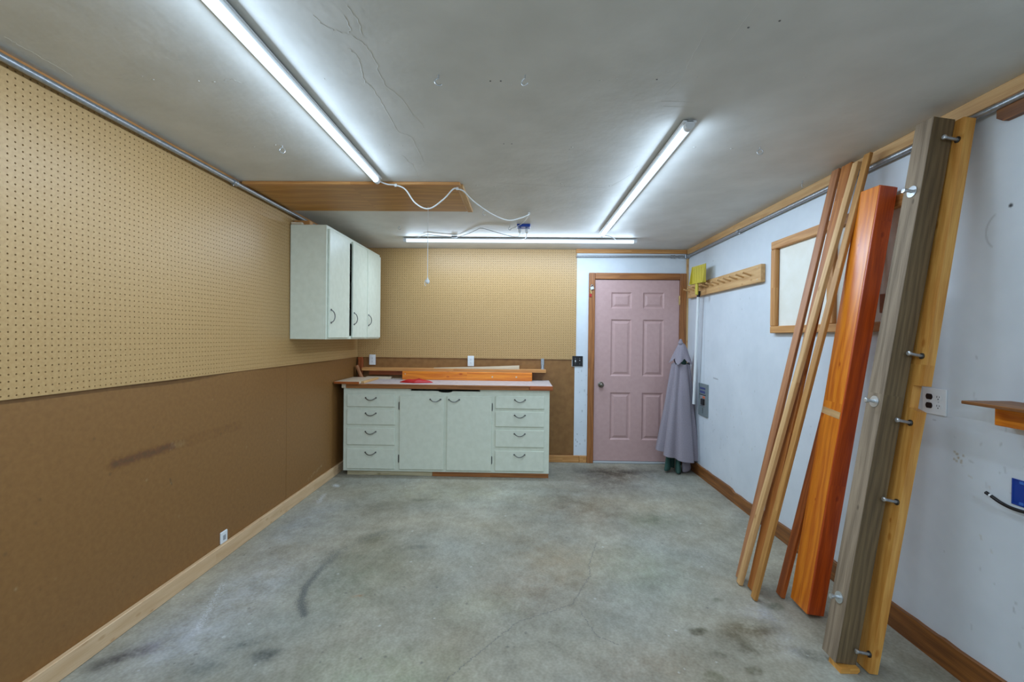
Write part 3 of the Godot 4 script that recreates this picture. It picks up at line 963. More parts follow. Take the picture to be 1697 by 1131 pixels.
# ---------------------------------------------------------------- door
func build_door() -> void:
	var d := Node3D.new()
	d.name = "door_1"
	add_child(d)
	structure(d, "dusty pink six-panel door in a stained wooden frame", "door")
	d.position = Vector3(1.2725, 0, -5.09)
	# slab: 0.925 wide, face at local z 0
	var hw := 0.4625
	var y0 := 0.027
	var y1 := 2.032
	var xs := [-hw, -0.285, -0.058, 0.066, 0.297, hw]
	var ys := [y0, 0.262, 0.786, 0.968, 1.594, 1.716, 1.893, y1]
	var slab := MB.new()
	for i in 5:
		for j in 7:
			if (i == 1 or i == 3) and (j == 1 or j == 3 or j == 5):
				continue
			slab.quad(Vector3(xs[i], ys[j], 0), Vector3(xs[i + 1], ys[j], 0), Vector3(xs[i + 1], ys[j + 1], 0), Vector3(xs[i], ys[j + 1], 0), Vector3.BACK)
	slab.bx(Vector3(-hw, y0, -0.036), Vector3(hw, y1, -0.0125), 0.001)
	for q in [[Vector3(-hw, y0, 0), Vector3(-hw, y1, 0), Vector3.LEFT], [Vector3(hw, y0, 0), Vector3(hw, y1, 0), Vector3.RIGHT], [Vector3(-hw, y1, 0), Vector3(hw, y1, 0), Vector3.UP], [Vector3(-hw, y0, 0), Vector3(hw, y0, 0), Vector3.DOWN]]:
		slab.quad(q[0], q[1], q[1] + Vector3(0, 0, -0.014), q[0] + Vector3(0, 0, -0.014), q[2])
	obj("slab", slab, M.pink, d)
	for i in [1, 3]:
		for j in [1, 3, 5]:
			var p := MB.new()
			var rings := [[0.0, 0.0], [0.014, -0.010], [0.024, -0.010], [0.046, -0.003], [0.05, -0.003]]
			for k in rings.size() - 1:
				var a0: float = rings[k][0]
				var a1: float = rings[k + 1][0]
				var za: float = rings[k][1]
				var zb: float = rings[k + 1][1]
				var oa := [Vector3(xs[i] + a0, ys[j] + a0, za), Vector3(xs[i + 1] - a0, ys[j] + a0, za), Vector3(xs[i + 1] - a0, ys[j + 1] - a0, za), Vector3(xs[i] + a0, ys[j + 1] - a0, za)]
				var ob := [Vector3(xs[i] + a1, ys[j] + a1, zb), Vector3(xs[i + 1] - a1, ys[j] + a1, zb), Vector3(xs[i + 1] - a1, ys[j + 1] - a1, zb), Vector3(xs[i] + a1, ys[j + 1] - a1, zb)]
				for e in 4:
					var f := (e + 1) % 4
					var nn: Vector3 = (oa[f] - oa[e]).cross(ob[e] - oa[e]).normalized()
					if nn.z < 0:
						nn = -nn
					p.quad(oa[e], oa[f], ob[f], ob[e], nn)
			p.quad(Vector3(xs[i] + 0.05, ys[j] + 0.05, -0.003), Vector3(xs[i + 1] - 0.05, ys[j] + 0.05, -0.003), Vector3(xs[i + 1] - 0.05, ys[j + 1] - 0.05, -0.003), Vector3(xs[i] + 0.05, ys[j + 1] - 0.05, -0.003), Vector3.BACK)
			obj("door_panel", p, M.pink, d)
	# frame
	var cz := 0.02
	obj("frame_side", MB.new().bx(Vector3(-0.533, 0.0, -0.02), Vector3(-0.466, 2.105, cz), 0.004, Vector2(0, 0.1)), M.stain, d)
	obj("frame_side", MB.new().bx(Vector3(0.466, 0.0, -0.02), Vector3(0.533, 2.105, cz), 0.004, Vector2(0.4, 0.3)), M.stain, d)
	obj("frame_head", MB.new().bx(Vector3(-0.466, 2.036, -0.02), Vector3(0.466, 2.105, cz), 0.004, Vector2(0.2, 0.6)), M.stain, d)
	obj("threshold", MB.new().bx(Vector3(-0.466, 0.0, -0.036), Vector3(0.466, 0.022, 0.012), 0.004), M.threshold, d)
	var k := obj("door_knob", MB.new().lathe(PackedVector2Array([Vector2(0.032, 0.0), Vector2(0.032, 0.004), Vector2(0.014, 0.008), Vector2(0.012, 0.026), Vector2(0.020, 0.032), Vector2(0.027, 0.042), Vector2(0.027, 0.052), Vector2(0.020, 0.062), Vector2(0.008, 0.066), Vector2(0, 0.066)]), 24, Transform3D(Basis(Vector3.RIGHT, Vector3.BACK, Vector3.DOWN), Vector3(-0.388, 0.87, 0))), M.knob, d)
	k.set_meta("label", "round tarnished metal door knob")
	for hy in [1.81, 1.02, 0.25]:
		var hb := MB.new()
		hb.tube(PackedVector3Array([Vector3(0.4645, hy - 0.05, 0.007), Vector3(0.4645, hy + 0.05, 0.007)]), 0.006, 10)
		hb.bx(Vector3(0.455, hy - 0.05, -0.001), Vector3(0.474, hy + 0.05, 0.003), 0.001)
		obj("hinge", hb, M.brass, d)

func build_padlock() -> void:
	var t := thing("padlock", "small brass padlock with a red tag hanging on the door frame", "padlock", Vector3(0.772, 1.93, -5.068))
	var sh := PackedVector3Array()
	for i in 11:
		var a := PI * i / 10.0
		sh.push_back(Vector3(cos(a) * 0.014, 0.022 + sin(a) * 0.020, 0.006))
	obj("shackle", MB.new().tube(sh, 0.0035, 8), M.chrome, t)
	obj("body", MB.new().box(Vector3(0.042, 0.036, 0.016), 0.004, Transform3D(Basis(Vector3.BACK, 0.3), Vector3(-0.002, 0.004, 0.008))), M.zinc, t)
	obj("nail", MB.new().tube(PackedVector3Array([Vector3(0, 0.04, -0.004), Vector3(0, 0.042, 0.016)]), 0.003, 8), M.dark_metal, t)
	obj("key", MB.new().box(Vector3(0.014, 0.045, 0.003), 0.001, Transform3D(Basis(Vector3.BACK, 0.2), Vector3(-0.012, -0.035, 0.006))), M.brass, t)
	obj("tag", MB.new().box(Vector3(0.022, 0.034, 0.004), 0.002, Transform3D(Basis.IDENTITY, Vector3(-0.016, -0.075, 0.006))), M.red, t)

func build_switch() -> void:
	var t := thing("light_switch", "black two-gang switch plate beside the pegboard edge", "switch", Vector3(0.625, 1.127, -5.100))
	obj("cover_plate", MB.new().box(Vector3(0.116, 0.114, 0.006), 0.0025, Transform3D(Basis.IDENTITY, Vector3(0, 0, 0.007))), M.black, t)
	obj("back_box", MB.new().box(Vector3(0.122, 0.118, 0.004), 0.001, Transform3D(Basis.IDENTITY, Vector3(-0.001, -0.002, 0.002))), M.white_plastic, t)
	obj("toggle", MB.new().box(Vector3(0.010, 0.024, 0.012), 0.002, Transform3D(Basis(Vector3.RIGHT, 0.3), Vector3(-0.024, 0, 0.014))), M.white_plastic, t)
	obj("toggle", MB.new().box(Vector3(0.010, 0.010, 0.008), 0.002, Transform3D(Basis.IDENTITY, Vector3(0.024, 0.008, 0.012))), M.zinc, t)
	for sx in [-0.024, 0.024]:
		for sy in [-0.03, 0.03]:
			screw(t, Vector3(sx, sy, 0.010), Vector3.BACK, 0.003)

# ---------------------------------------------------------------- cabinets
func build_base_cabinet() -> void:
	var t := thing("base_cabinet", "pale painted base cabinet with eight drawers and two doors", "cabinet", Vector3(-0.735, 0, -4.5))
	var zf := 0.0
	var L := -1.017
	var R := 1.018
	var body := MB.new()
	body.bx(Vector3(L, 0.046, -0.58), Vector3(L + 0.018, 0.866, zf - 0.018), 0.002)
	body.bx(Vector3(R - 0.018, 0.046, -0.58), Vector3(R, 0.866, zf - 0.018), 0.002)
	body.bx(Vector3(L, 0.046, -0.58), Vector3(R, 0.064, zf - 0.018), 0.002)
	body.bx(Vector3(L, 0.046, -0.59), Vector3(R, 0.866, -0.575), 0.002)
	# face frame with the slot of a pull-out board and its finger notch
	var sl := -0.349
	var sr := 0.334
	var top := PackedVector2Array([Vector2(L, 0.046), Vector2(R, 0.046), Vector2(R, 0.866), Vector2(sr, 0.866), Vector2(sr, 0.845)])
	var nc := -0.008
	for i in 9:
		var a := PI * i / 8.0
		top.push_back(Vector2(nc + cos(a) * 0.07, 0.845 - sin(a) * 0.015))
	top.push_back(Vector2(sl, 0.845))
	top.push_back(Vector2(sl, 0.866))
	top.push_back(Vector2(L, 0.866))
	body.prism(top, 0.018, Transform3D(Basis.IDENTITY, Vector3(0, 0, zf - 0.018)))
	obj("body", body, M.cab, t)
	obj("toe_kick", MB.new().bx(Vector3(L + 0.035, 0.0, -0.03), Vector3(-0.132, 0.046, -0.012), 0.002), M.old_pale, t)
	obj("toe_kick", MB.new().bx(Vector3(-0.13, 0.0, -0.024), Vector3(R - 0.002, 0.046, -0.006), 0.002), M.stain, t)
	var dz := 0.014
	for col in [[-0.981, -0.503], [0.488, 0.968]]:
		for row in [[0.682, 0.806], [0.505, 0.654], [0.305, 0.472], [0.068, 0.267]]:
			var dr := obj("drawer", MB.new().bx(Vector3(col[0], row[0], zf), Vector3(col[1], row[1], zf + dz), 0.004), M.cab, t)
			pull(dr, Vector3((col[0] + col[1]) * 0.5, row[1] - 0.042, zf + dz), Vector3.RIGHT, Vector3.BACK, Vector3.DOWN, 0.098, M.chrome)
	for dd in [[-0.458, -0.018, 0.068, 0.797, -0.103], [0.009, 0.452, 0.065, 0.799, 0.081]]:
		var dr := obj("door", MB.new().bx(Vector3(dd[0], dd[2], zf), Vector3(dd[1], dd[3], zf + dz), 0.004), M.cab, t)
		pull(dr, Vector3(dd[4], 0.758, zf + dz), Vector3.RIGHT, Vector3.BACK, Vector3.DOWN, 0.098, M.chrome)
		var hx: float = dd[0] - 0.006 if dd[4] < 0 else dd[1] + 0.003
		for hy in [0.695, 0.172]:
			var hb := MB.new()
			hb.tube(PackedVector3Array([Vector3(hx, hy - 0.03, zf + 0.006), Vector3(hx, hy + 0.03, zf + 0.006)]), 0.006, 8)
			hb.lathe(PackedVector2Array([Vector2(0.004, 0), Vector2(0.005, 0.006), Vector2(0, 0.012)]), 8, Transform3D(Basis.IDENTITY, Vector3(hx, hy + 0.03, zf + 0.006)))
			hb.lathe(PackedVector2Array([Vector2(0, -0.012), Vector2(0.005, -0.006), Vector2(0.004, 0)]), 8, Transform3D(Basis.IDENTITY, Vector3(hx, hy - 0.03, zf + 0.006)))
			obj("hinge", hb, M.dark_metal, dr)

	# worktop
	var w := thing("countertop", "worn laminate worktop with a wooden front edge on the base cabinet", "countertop", Vector3(-0.735, 0.866, -4.5))
	obj("slab", MB.new().bx(Vector3(-1.03, 0.0, -0.594), Vector3(1.045, 0.044, 0.012), 0.002), M.laminate, w)
	obj("edge_strip", MB.new().bx(Vector3(-0.985, 0.0, 0.012), Vector3(0.818, 0.044, 0.031), 0.003), M.stain, w)
	obj("edge_strip", MB.new().bx(Vector3(0.820, 0.0, 0.012), Vector3(1.048, 0.044, 0.031), 0.003, Vector2(0.5, 0.1)), M.stain_red, w)
	obj("edge_strip", MB.new().bx(Vector3(-1.03, 0.0, 0.012), Vector3(-0.987, 0.044, 0.024), 0.002), M.pale, w)

func build_wall_cabinet() -> void:
	var t := thing("wall_cabinet", "pale painted wall cabinet with three narrow doors hung on pegboard", "cabinet", Vector3(-1.827, 1.352, -3.58))
	# local: x out from the wall, z negative away from the camera
	var D := 0.287
	var Ht := 0.902
	var Ln := 1.352
	var b := MB.new()
	b.bx(Vector3(0, 0, -0.016), Vector3(D - 0.018, Ht, 0), 0.002)
	b.bx(Vector3(0, 0, -Ln), Vector3(D - 0.018, Ht, -Ln + 0.016), 0.002)
	b.bx(Vector3(0, 0.012, -Ln + 0.016), Vector3(D - 0.018, 0.03, -0.016), 0.002)
	b.bx(Vector3(0, Ht - 0.018, -Ln + 0.016), Vector3(D - 0.018, Ht, -0.016), 0.002)
	b.bx(Vector3(0, 0.03, -Ln + 0.016), Vector3(0.008, Ht - 0.018, -0.016), 0.001)
	# face frame
	for q in [[0.0, 0.028, -Ln, 0.0], [Ht - 0.045, Ht, -Ln, 0.0], [0.028, Ht - 0.045, -0.03, 0.0], [0.028, Ht - 0.045, -Ln, -Ln + 0.02], [0.028, Ht - 0.045, -0.93, -0.905]]:
		b.bx(Vector3(D - 0.018, q[0], q[2]), Vector3(D, q[1], q[3]), 0.0015)
	obj("body", b, M.cab, t)
	for sh in [0.32, 0.6]:
		obj("shelf", MB.new().bx(Vector3(0.008, sh, -Ln + 0.016), Vector3(D - 0.03, sh + 0.018, -0.016), 0.002), M.cab_in, t)
	for dd in [[-0.452, -0.028, -0.06, 0.0], [-0.916, -0.530, -0.565, 0.0], [-1.338, -0.932, -0.957, 0.0]]:
		var dr := obj("door", MB.new().bx(Vector3(D, 0.012, dd[0]), Vector3(D + 0.016, Ht - 0.026, dd[1]), 0.003), M.cab, t)
		pull(dr, Vector3(D + 0.016, 0.185, dd[2]), Vector3.UP, Vector3.RIGHT, Vector3(0, 0, -1), 0.1, M.chrome)
	var fl := MB.new()
	for p in [[0.05, 0.88], [0.24, 0.875], [0.09, 0.55], [0.17, 0.55], [0.24, 0.42], [0.12, 0.28], [0.05, 0.30]]:
		fl.lathe(PackedVector2Array([Vector2(0.004, 0), Vector2(0.003, 0.0012), Vector2(0, 0.0014)]), 8, Transform3D(Basis(Vector3.RIGHT, Vector3.BACK, Vector3.DOWN), Vector3(p[0], p[1], 0)))
	obj("nail_heads", fl, M.cab, t).set_meta("kind", "stuff")
	# scraps between cabinet and ceiling
	var s1 := obj("wood_block", MB.new().bx(Vector3(-1.826, 2.256, -3.62), Vector3(-1.74, 2.275, -3.585), 0.002), M.pale)
	tag(s1, "pale scrap of wood lying on top of the wall cabinet", "wood scrap")
	var s2 := obj("wood_block", MB.new().bx(Vector3(-1.826, 2.2545, -3.70), Vector3(-1.70, 2.30, -3.635), 0.002), M.pine_dark)
	tag(s2, "brown offcut behind the pale scrap on the wall cabinet", "wood scrap")

# ---------------------------------------------------------------- on the worktop
func build_worktop_things() -> void:
	var ct := 0.910
	var a := thing("plywood_offcut", "plywood offcut with light top at the left end of the worktop", "board", Vector3(-1.70, ct, -4.70))
	obj("sheet", MB.new().bx(Vector3(-0.128, 0.0, -0.26), Vector3(0.12, 0.022, 0.255), 0.002), M.ply_top, a)
	obj("front_edge", MB.new().bx(Vector3(-0.128, 0.0, 0.2555), Vector3(0.12, 0.022, 0.262), 0.001), M.stain_red, a)
	obj("side_batten", MB.new().bx(Vector3(0.1205, 0.0, -0.26), Vector3(0.15, 0.022, 0.20), 0.002), M.pine, a)
	var b := obj("wood_strip", MB.new().bx(Vector3(-1.70, ct + 0.0, -5.06), Vector3(-1.43, ct + 0.024, -4.99), 0.002), M.pale)
	tag(b, "short pale strip behind the plywood offcut on the worktop", "board")
	var c := obj("wood_strip", MB.new().bx(Vector3(-1.42, ct, -5.08), Vector3(-1.10, ct + 0.008, -5.03), 0.001), M.pale)
	tag(c, "thin pale batten lying against the wall at the back of the worktop", "board")

	# long ledge board on the wall behind the worktop
	var l := thing("ledge_shelf", "long red-brown ledge board along the wall above the worktop", "shelf", Vector3(-0.735, 1.0, -5.03))
	obj("ledge_board", MB.new().bx(Vector3(-1.015, 0.0, -0.072), Vector3(1.008, 0.032, 0.04), 0.003), M.pine_dark, l)
	obj("apron", MB.new().bx(Vector3(-0.96, -0.05, -0.072), Vector3(0.86, -0.0005, -0.04), 0.003), M.red_brown, l)
	var br := MB.new()
	br.bx(Vector3(0.955, 0.033, -0.068), Vector3(0.99, 0.15, -0.06), 0.002)
	br.bx(Vector3(0.955, 0.033, -0.068), Vector3(0.99, 0.04, -0.02), 0.002)
	br.tube(PackedVector3Array([Vector3(0.972, 0.04, -0.045), Vector3(0.972, 0.075, -0.055)]), 0.012, 10)
	obj("bracket", br, M.galv, l)
	var p := obj("wood_strip", MB.new().prism(PackedVector2Array([Vector2(-0.96, 1.0335), Vector2(-0.02, 1.0335), Vector2(-0.02, 1.074), Vector2(-0.5, 1.052), Vector2(-0.96, 1.038)]), 0.03, Transform3D(Basis.IDENTITY, Vector3(0, 0, -5.045))), M.pale)
	tag(p, "pale tapering strip lying on the long ledge board", "board")

	var o := thing("orange_board", "orange stained board standing on edge at the back of the worktop", "board", Vector3(-0.585, ct, -4.95))
	obj("plank", MB.new().bx(Vector3(-0.705, 0.0, -0.034), Vector3(0.705, 0.092, 0.0), 0.003), M.beam, o)
	for q in [[-0.672, 0.062, 0.6], [0.275, 0.042, 1.0], [0.535, 0.042, 1.0]]:
		screw(o, Vector3(q[0], q[1], 0.0), Vector3.BACK, 0.009 * q[2], M.pale)

	var u := obj("corner_post", MB.new().bx(Vector3(-1.8165, ct, -5.10), Vector3(-1.765, 1.1435, -5.066), 0.003), M.red_brown)
	tag(u, "short upright brown post in the left corner above the worktop", "post")
	var d := obj("diagonal_scrap", MB.new().box(Vector3(0.028, 0.15, 0.04), 0.003), M.lath_a)
	d.transform = Transform3D(Basis(Vector3.BACK, 0.42), Vector3(-1.775, ct + 0.078, -5.0))
	tag(d, "short slanting stick leaning in the left corner on the worktop", "stick")

	# red cloth
	var r := thing("red_cloth", "bright red folded cloth lying flat on the worktop", "cloth", Vector3(-1.068, ct, -4.66))
	var f := func(uu: float, vv: float) -> Vector3:
		var th := uu * TAU
		var x := (vv * 2.0 - 1.0)
		var wdt := 0.075 * pow(maxf(1.0 - absf(x), 0.0), 0.65) + 0.001
		var hg := 0.036 * pow(maxf(1.0 - x * x, 0.0), 0.75) + 0.001
		var yy := sin(th)
		return Vector3(x * 0.172, maxf(yy, 0.0) * hg + 0.0006 + 0.004 * maxf(yy, 0.0) * sin(x * 9.0) * (1.0 - absf(x)), cos(th) * wdt)
	obj("cloth", MB.new().grid(f, 28, 30, true, Vector3.ZERO, Vector3(0, 0.01, 0)), M.red, r)
	var lp := PackedVector3Array()
	for i in 12:
		var a2 := PI * i / 11.0
		lp.push_back(Vector3(0.03 + cos(a2) * 0.012, 0.031 + sin(a2) * 0.012, 0.015))
	obj("loop", MB.new().tube(lp, 0.0028, 8), M.red, r)

# ---------------------------------------------------------------- pipes and cables
func strap(parent: Node, at: Vector3, axis: Vector3, r: float) -> void:
	var q := Basis(Quaternion(Vector3.UP, axis))
	obj("coupling", MB.new().lathe(PackedVector2Array([Vector2(r, -0.022), Vector2(r + 0.005, -0.022), Vector2(r + 0.005, -0.008), Vector2(r + 0.0025, -0.006), Vector2(r + 0.0025, 0.006), Vector2(r + 0.005, 0.008), Vector2(r + 0.005, 0.022), Vector2(r, 0.022)]), 14, Transform3D(q, at)), M.galv, parent)
	var n := axis.cross(Vector3.UP).normalized()
	obj("set_screw", MB.new().tube(PackedVector3Array([at + axis * 0.014 + Vector3.DOWN * r, at + axis * 0.014 + Vector3.DOWN * (r + 0.012)]), 0.004, 6), M.zinc, parent)

func build_conduits() -> void:
	var a := thing("conduit", "galvanized conduit under the ceiling along the left pegboard", "pipe", Vector3(-1.800, 2.333, 0), "electrical conduits")
	obj("pipe", MB.new().tube(PackedVector3Array([Vector3(0, 0, 2.25), Vector3(0, 0, -2.83), Vector3(0, 0, -5.05)]), 0.0135, 14), M.galv, a)
	strap(a, Vector3(0, 0, -2.835), Vector3(0, 0, 1), 0.0135)
	strap(a, Vector3(0, 0, -0.4), Vector3(0, 0, 1), 0.0135)
	var b := thing("conduit", "galvanized conduit under the ceiling along the white right wall", "pipe", Vector3(1.803, 2.285, 0), "electrical conduits")
	obj("pipe", MB.new().tube(PackedVector3Array([Vector3(0, 0, 2.25), Vector3(0, 0.002, -2.0), Vector3(0, 0.005, -5.02)]), 0.0125, 14), M.galv, b)
	strap(b, Vector3(0, 0.004, -3.87), Vector3(0, 0, 1), 0.0125)
	strap(b, Vector3(0, 0.005, -5.0), Vector3(0, 0, 1), 0.0125)
	var c := thing("conduit", "galvanized conduit running above the pink door", "pipe", Vector3(0, 2.288, -5.082), "electrical conduits")
	obj("pipe", MB.new().tube(PackedVector3Array([Vector3(0.597, -0.004, 0), Vector3(1.2, 0, 0), Vector3(1.80, 0.001, 0)]), 0.0105, 14), M.galv, c)
	strap(c, Vector3(1.655, 0, 0), Vector3(1, 0, 0), 0.0125)
	strap(c, Vector3(1.74, 0, 0), Vector3(1, 0, 0), 0.011)
	obj("corner_fitting", MB.new().box(Vector3(0.04, 0.05, 0.04), 0.006, Transform3D(Basis.IDENTITY, Vector3(1.798, 0.002, 0.018))), M.galv, c)

func smooth_path(pts: Array, per := 8) -> PackedVector3Array:
	var cv := Curve3D.new()
	for i in pts.size():
		var t := Vector3.ZERO
		if i > 0 and i < pts.size() - 1:
			t = (pts[i + 1] - pts[i - 1]) / 6.0
		cv.add_point(pts[i], -t, t)
	var out := PackedVector3Array()
	for i in pts.size() - 1:
		for k in per:
			out.push_back(cv.sample(i, float(k) / per))
	out.push_back(pts[-1])
	return out

func build_ceiling_things() -> void:
	# attic hatch: plywood panel with trim on two sides
	var h := thing("attic_hatch", "plywood attic hatch panel in the ceiling by the left wall", "hatch", Vector3(-1.1, HC, -3.22))
	obj("panel", MB.new().bx(Vector3(-0.70, -0.014, -0.325), Vector3(0.672, -0.0005, 0.275), 0.002), M.ply, h)
	obj("trim_strip", MB.new().bx(Vector3(-0.70, -0.019, 0.276), Vector3(0.70, -0.0005, 0.318), 0.003), M.pine_dark, h)
	obj("trim_strip", MB.new().bx(Vector3(0.673, -0.019, -0.325), Vector3(0.715, -0.0005, 0.275), 0.003), M.pine, h)
	var pc := thing("pull_cord", "thin white pull cord with a round knob hanging from the attic hatch", "cord", Vector3(-0.708, 2.3528, -3.42))
	obj("string", MB.new().tube(PackedVector3Array([Vector3(0, 0, 0), Vector3(0.0, -0.3, 0), Vector3(0.001, -0.54, 0)]), 0.0022, 6), M.cord_white, pc)
	obj("knob", MB.new().lathe(PackedVector2Array([Vector2(0, -0.575), Vector2(0.010, -0.572), Vector2(0.016, -0.56), Vector2(0.014, -0.55), Vector2(0.006, -0.535), Vector2(0.003, -0.525), Vector2(0, -0.525)]), 14, Transform3D(Basis.IDENTITY, Vector3(0.001, 0, 0))), M.cord_white, pc)
	obj("tail", MB.new().tube(smooth_path([Vector3(-0.012, -0.545, 0.006), Vector3(-0.019, -0.565, 0.006), Vector3(-0.016, -0.585, 0.006), Vector3(-0.012, -0.59, 0.006)], 4), 0.002, 6), M.cord_white, pc)

	# white cord from the left tube to the ceiling box
	var wc := thing("power_cord", "white power cord drooping from the left tube light across the attic hatch", "cord", Vector3.ZERO)
	obj("cable", MB.new().tube(smooth_path([Vector3(-0.885, 2.340, -2.825), Vector3(-0.85, 2.335, -2.86), Vector3(-0.80, 2.338, -2.89), Vector3(-0.745, 2.315, -2.90), Vector3(-0.685, 2.235, -2.92), Vector3(-0.60, 2.200, -2.92), Vector3(-0.51, 2.262, -2.93), Vector3(-0.45, 2.331, -2.94), Vector3(-0.42, 2.336, -2.95), Vector3(-0.385, 2.331, -2.98), Vector3(-0.333, 2.297, -3.08), Vector3(-0.22, 2.257, -3.25), Vector3(-0.11, 2.257, -3.42), Vector3(-0.02, 2.300, -3.52), Vector3(0.048, 2.350, -3.60)], 8), 0.0048, 8), M.cord_white, wc)
	for q in [Vector3(-0.805, 2.3385, -2.888), Vector3(-0.424, 2.3385, -2.95), Vector3(0.048, 2.358, -3.605)]:
		obj("staple", MB.new().box(Vector3(0.016, 0.018, 0.008), 0.003, Transform3D(Basis.IDENTITY, q)), M.cord_white, wc)
	obj("end_cable", MB.new().tube(smooth_path([Vector3(0.048, 2.352, -3.605), Vector3(0.03, 2.352, -3.75), Vector3(0.0, 2.350, -3.87), Vector3(-0.03, 2.343, -3.93), Vector3(-0.105, 2.333, -4.02)], 6), 0.003, 6), M.cord_white, wc)

	var bb := thing("ceiling_box", "blue electrical box in the ceiling with two white plugs", "electrical box", Vector3(0.006, HC, -4.02))
	obj("box", MB.new().bx(Vector3(-0.055, -0.024, -0.05), Vector3(0.06, -0.0005, 0.05), 0.003), M.blue, bb)
	for px in [-0.03, 0.03]:
		obj("plug", MB.new().box(Vector3(0.026, 0.035, 0.03), 0.004, Transform3D(Basis.IDENTITY, Vector3(px, -0.042, -0.03))), M.cord_white, bb)

	var gc := thing("lamp_cord", "grey cord with an inline switch along the back tube light", "cord", Vector3.ZERO)
	obj("cable", MB.new().tube(smooth_path([Vector3(-1.05, 2.356, -4.512), Vector3(-0.98, 2.356, -4.44), Vector3(-0.91, 2.355, -4.375), Vector3(-0.83, 2.355, -4.40), Vector3(-0.70, 2.353, -4.44), Vector3(-0.62, 2.353, -4.44), Vector3(-0.50, 2.355, -4.29), Vector3(-0.41, 2.357, -4.15), Vector3(-0.37, 2.358, -4.10), Vector3(-0.29, 2.352, -4.17), Vector3(-0.12, 2.340, -4.33), Vector3(-0.05, 2.325, -4.29), Vector3(-0.024, 2.310, -4.12), Vector3(-0.024, 2.306, -4.07)], 6), 0.003, 6), M.cord_grey, gc)
	obj("inline_switch", MB.new().box(Vector3(0.055, 0.018, 0.024), 0.004, Transform3D(Basis.IDENTITY, Vector3(-0.66, 2.353, -4.44))), M.cord_grey, gc)
	var g2 := thing("lamp_cord", "short grey cord from the right ceiling plug to the back tube light", "cord", Vector3.ZERO)
	obj("cable", MB.new().tube(smooth_path([Vector3(0.036, 2.312, -4.06), Vector3(0.036, 2.300, -4.16), Vector3(0.02, 2.320, -4.36), Vector3(-0.01, 2.350, -4.512)], 6), 0.003, 6), M.cord_grey, g2)
	var g3 := thing("lamp_cord", "short grey lead joining the right tube light to the back one", "cord", Vector3.ZERO)
	obj("cable", MB.new().tube(smooth_path([Vector3(0.750, 2.345, -4.284), Vector3(0.81, 2.342, -4.32), Vector3(0.87, 2.345, -4.41), Vector3(0.91, 2.352, -4.512)], 6), 0.003, 6), M.cord_grey, g3)

	eye_hook(Vector3(-1.250, HC, -2.36), "steel eye hook in the ceiling between left tube light and pegboard", false, 0.3)
	eye_hook(Vector3(1.200, HC, -2.36), "steel eye hook in the ceiling right of the right tube light", false, -0.2)
	eye_hook(Vector3(-0.322, HC, -1.72), "bent hook in the ceiling, the left of two near the camera", true, 0.4)
	eye_hook(Vector3(0.002, HC, -1.72), "bent hook in the ceiling, the right of two near the camera", true, -0.4)
	eye_hook(Vector3(1.715, HC, -2.86), "open hook in the ceiling beside the right wall trim", true, 0.8)
	eye_hook(Vector3(-1.088, HC, -4.05), "open hook in the ceiling left of the back tube light", true, 0.2)
	eye_hook(Vector3(-0.112, HC, -4.04), "open hook in the ceiling beside the blue box", true, 0.1)
	eye_hook(Vector3(-0.30, HC, -3.55), "open hook in the ceiling beside the attic hatch corner", true, 0.5)

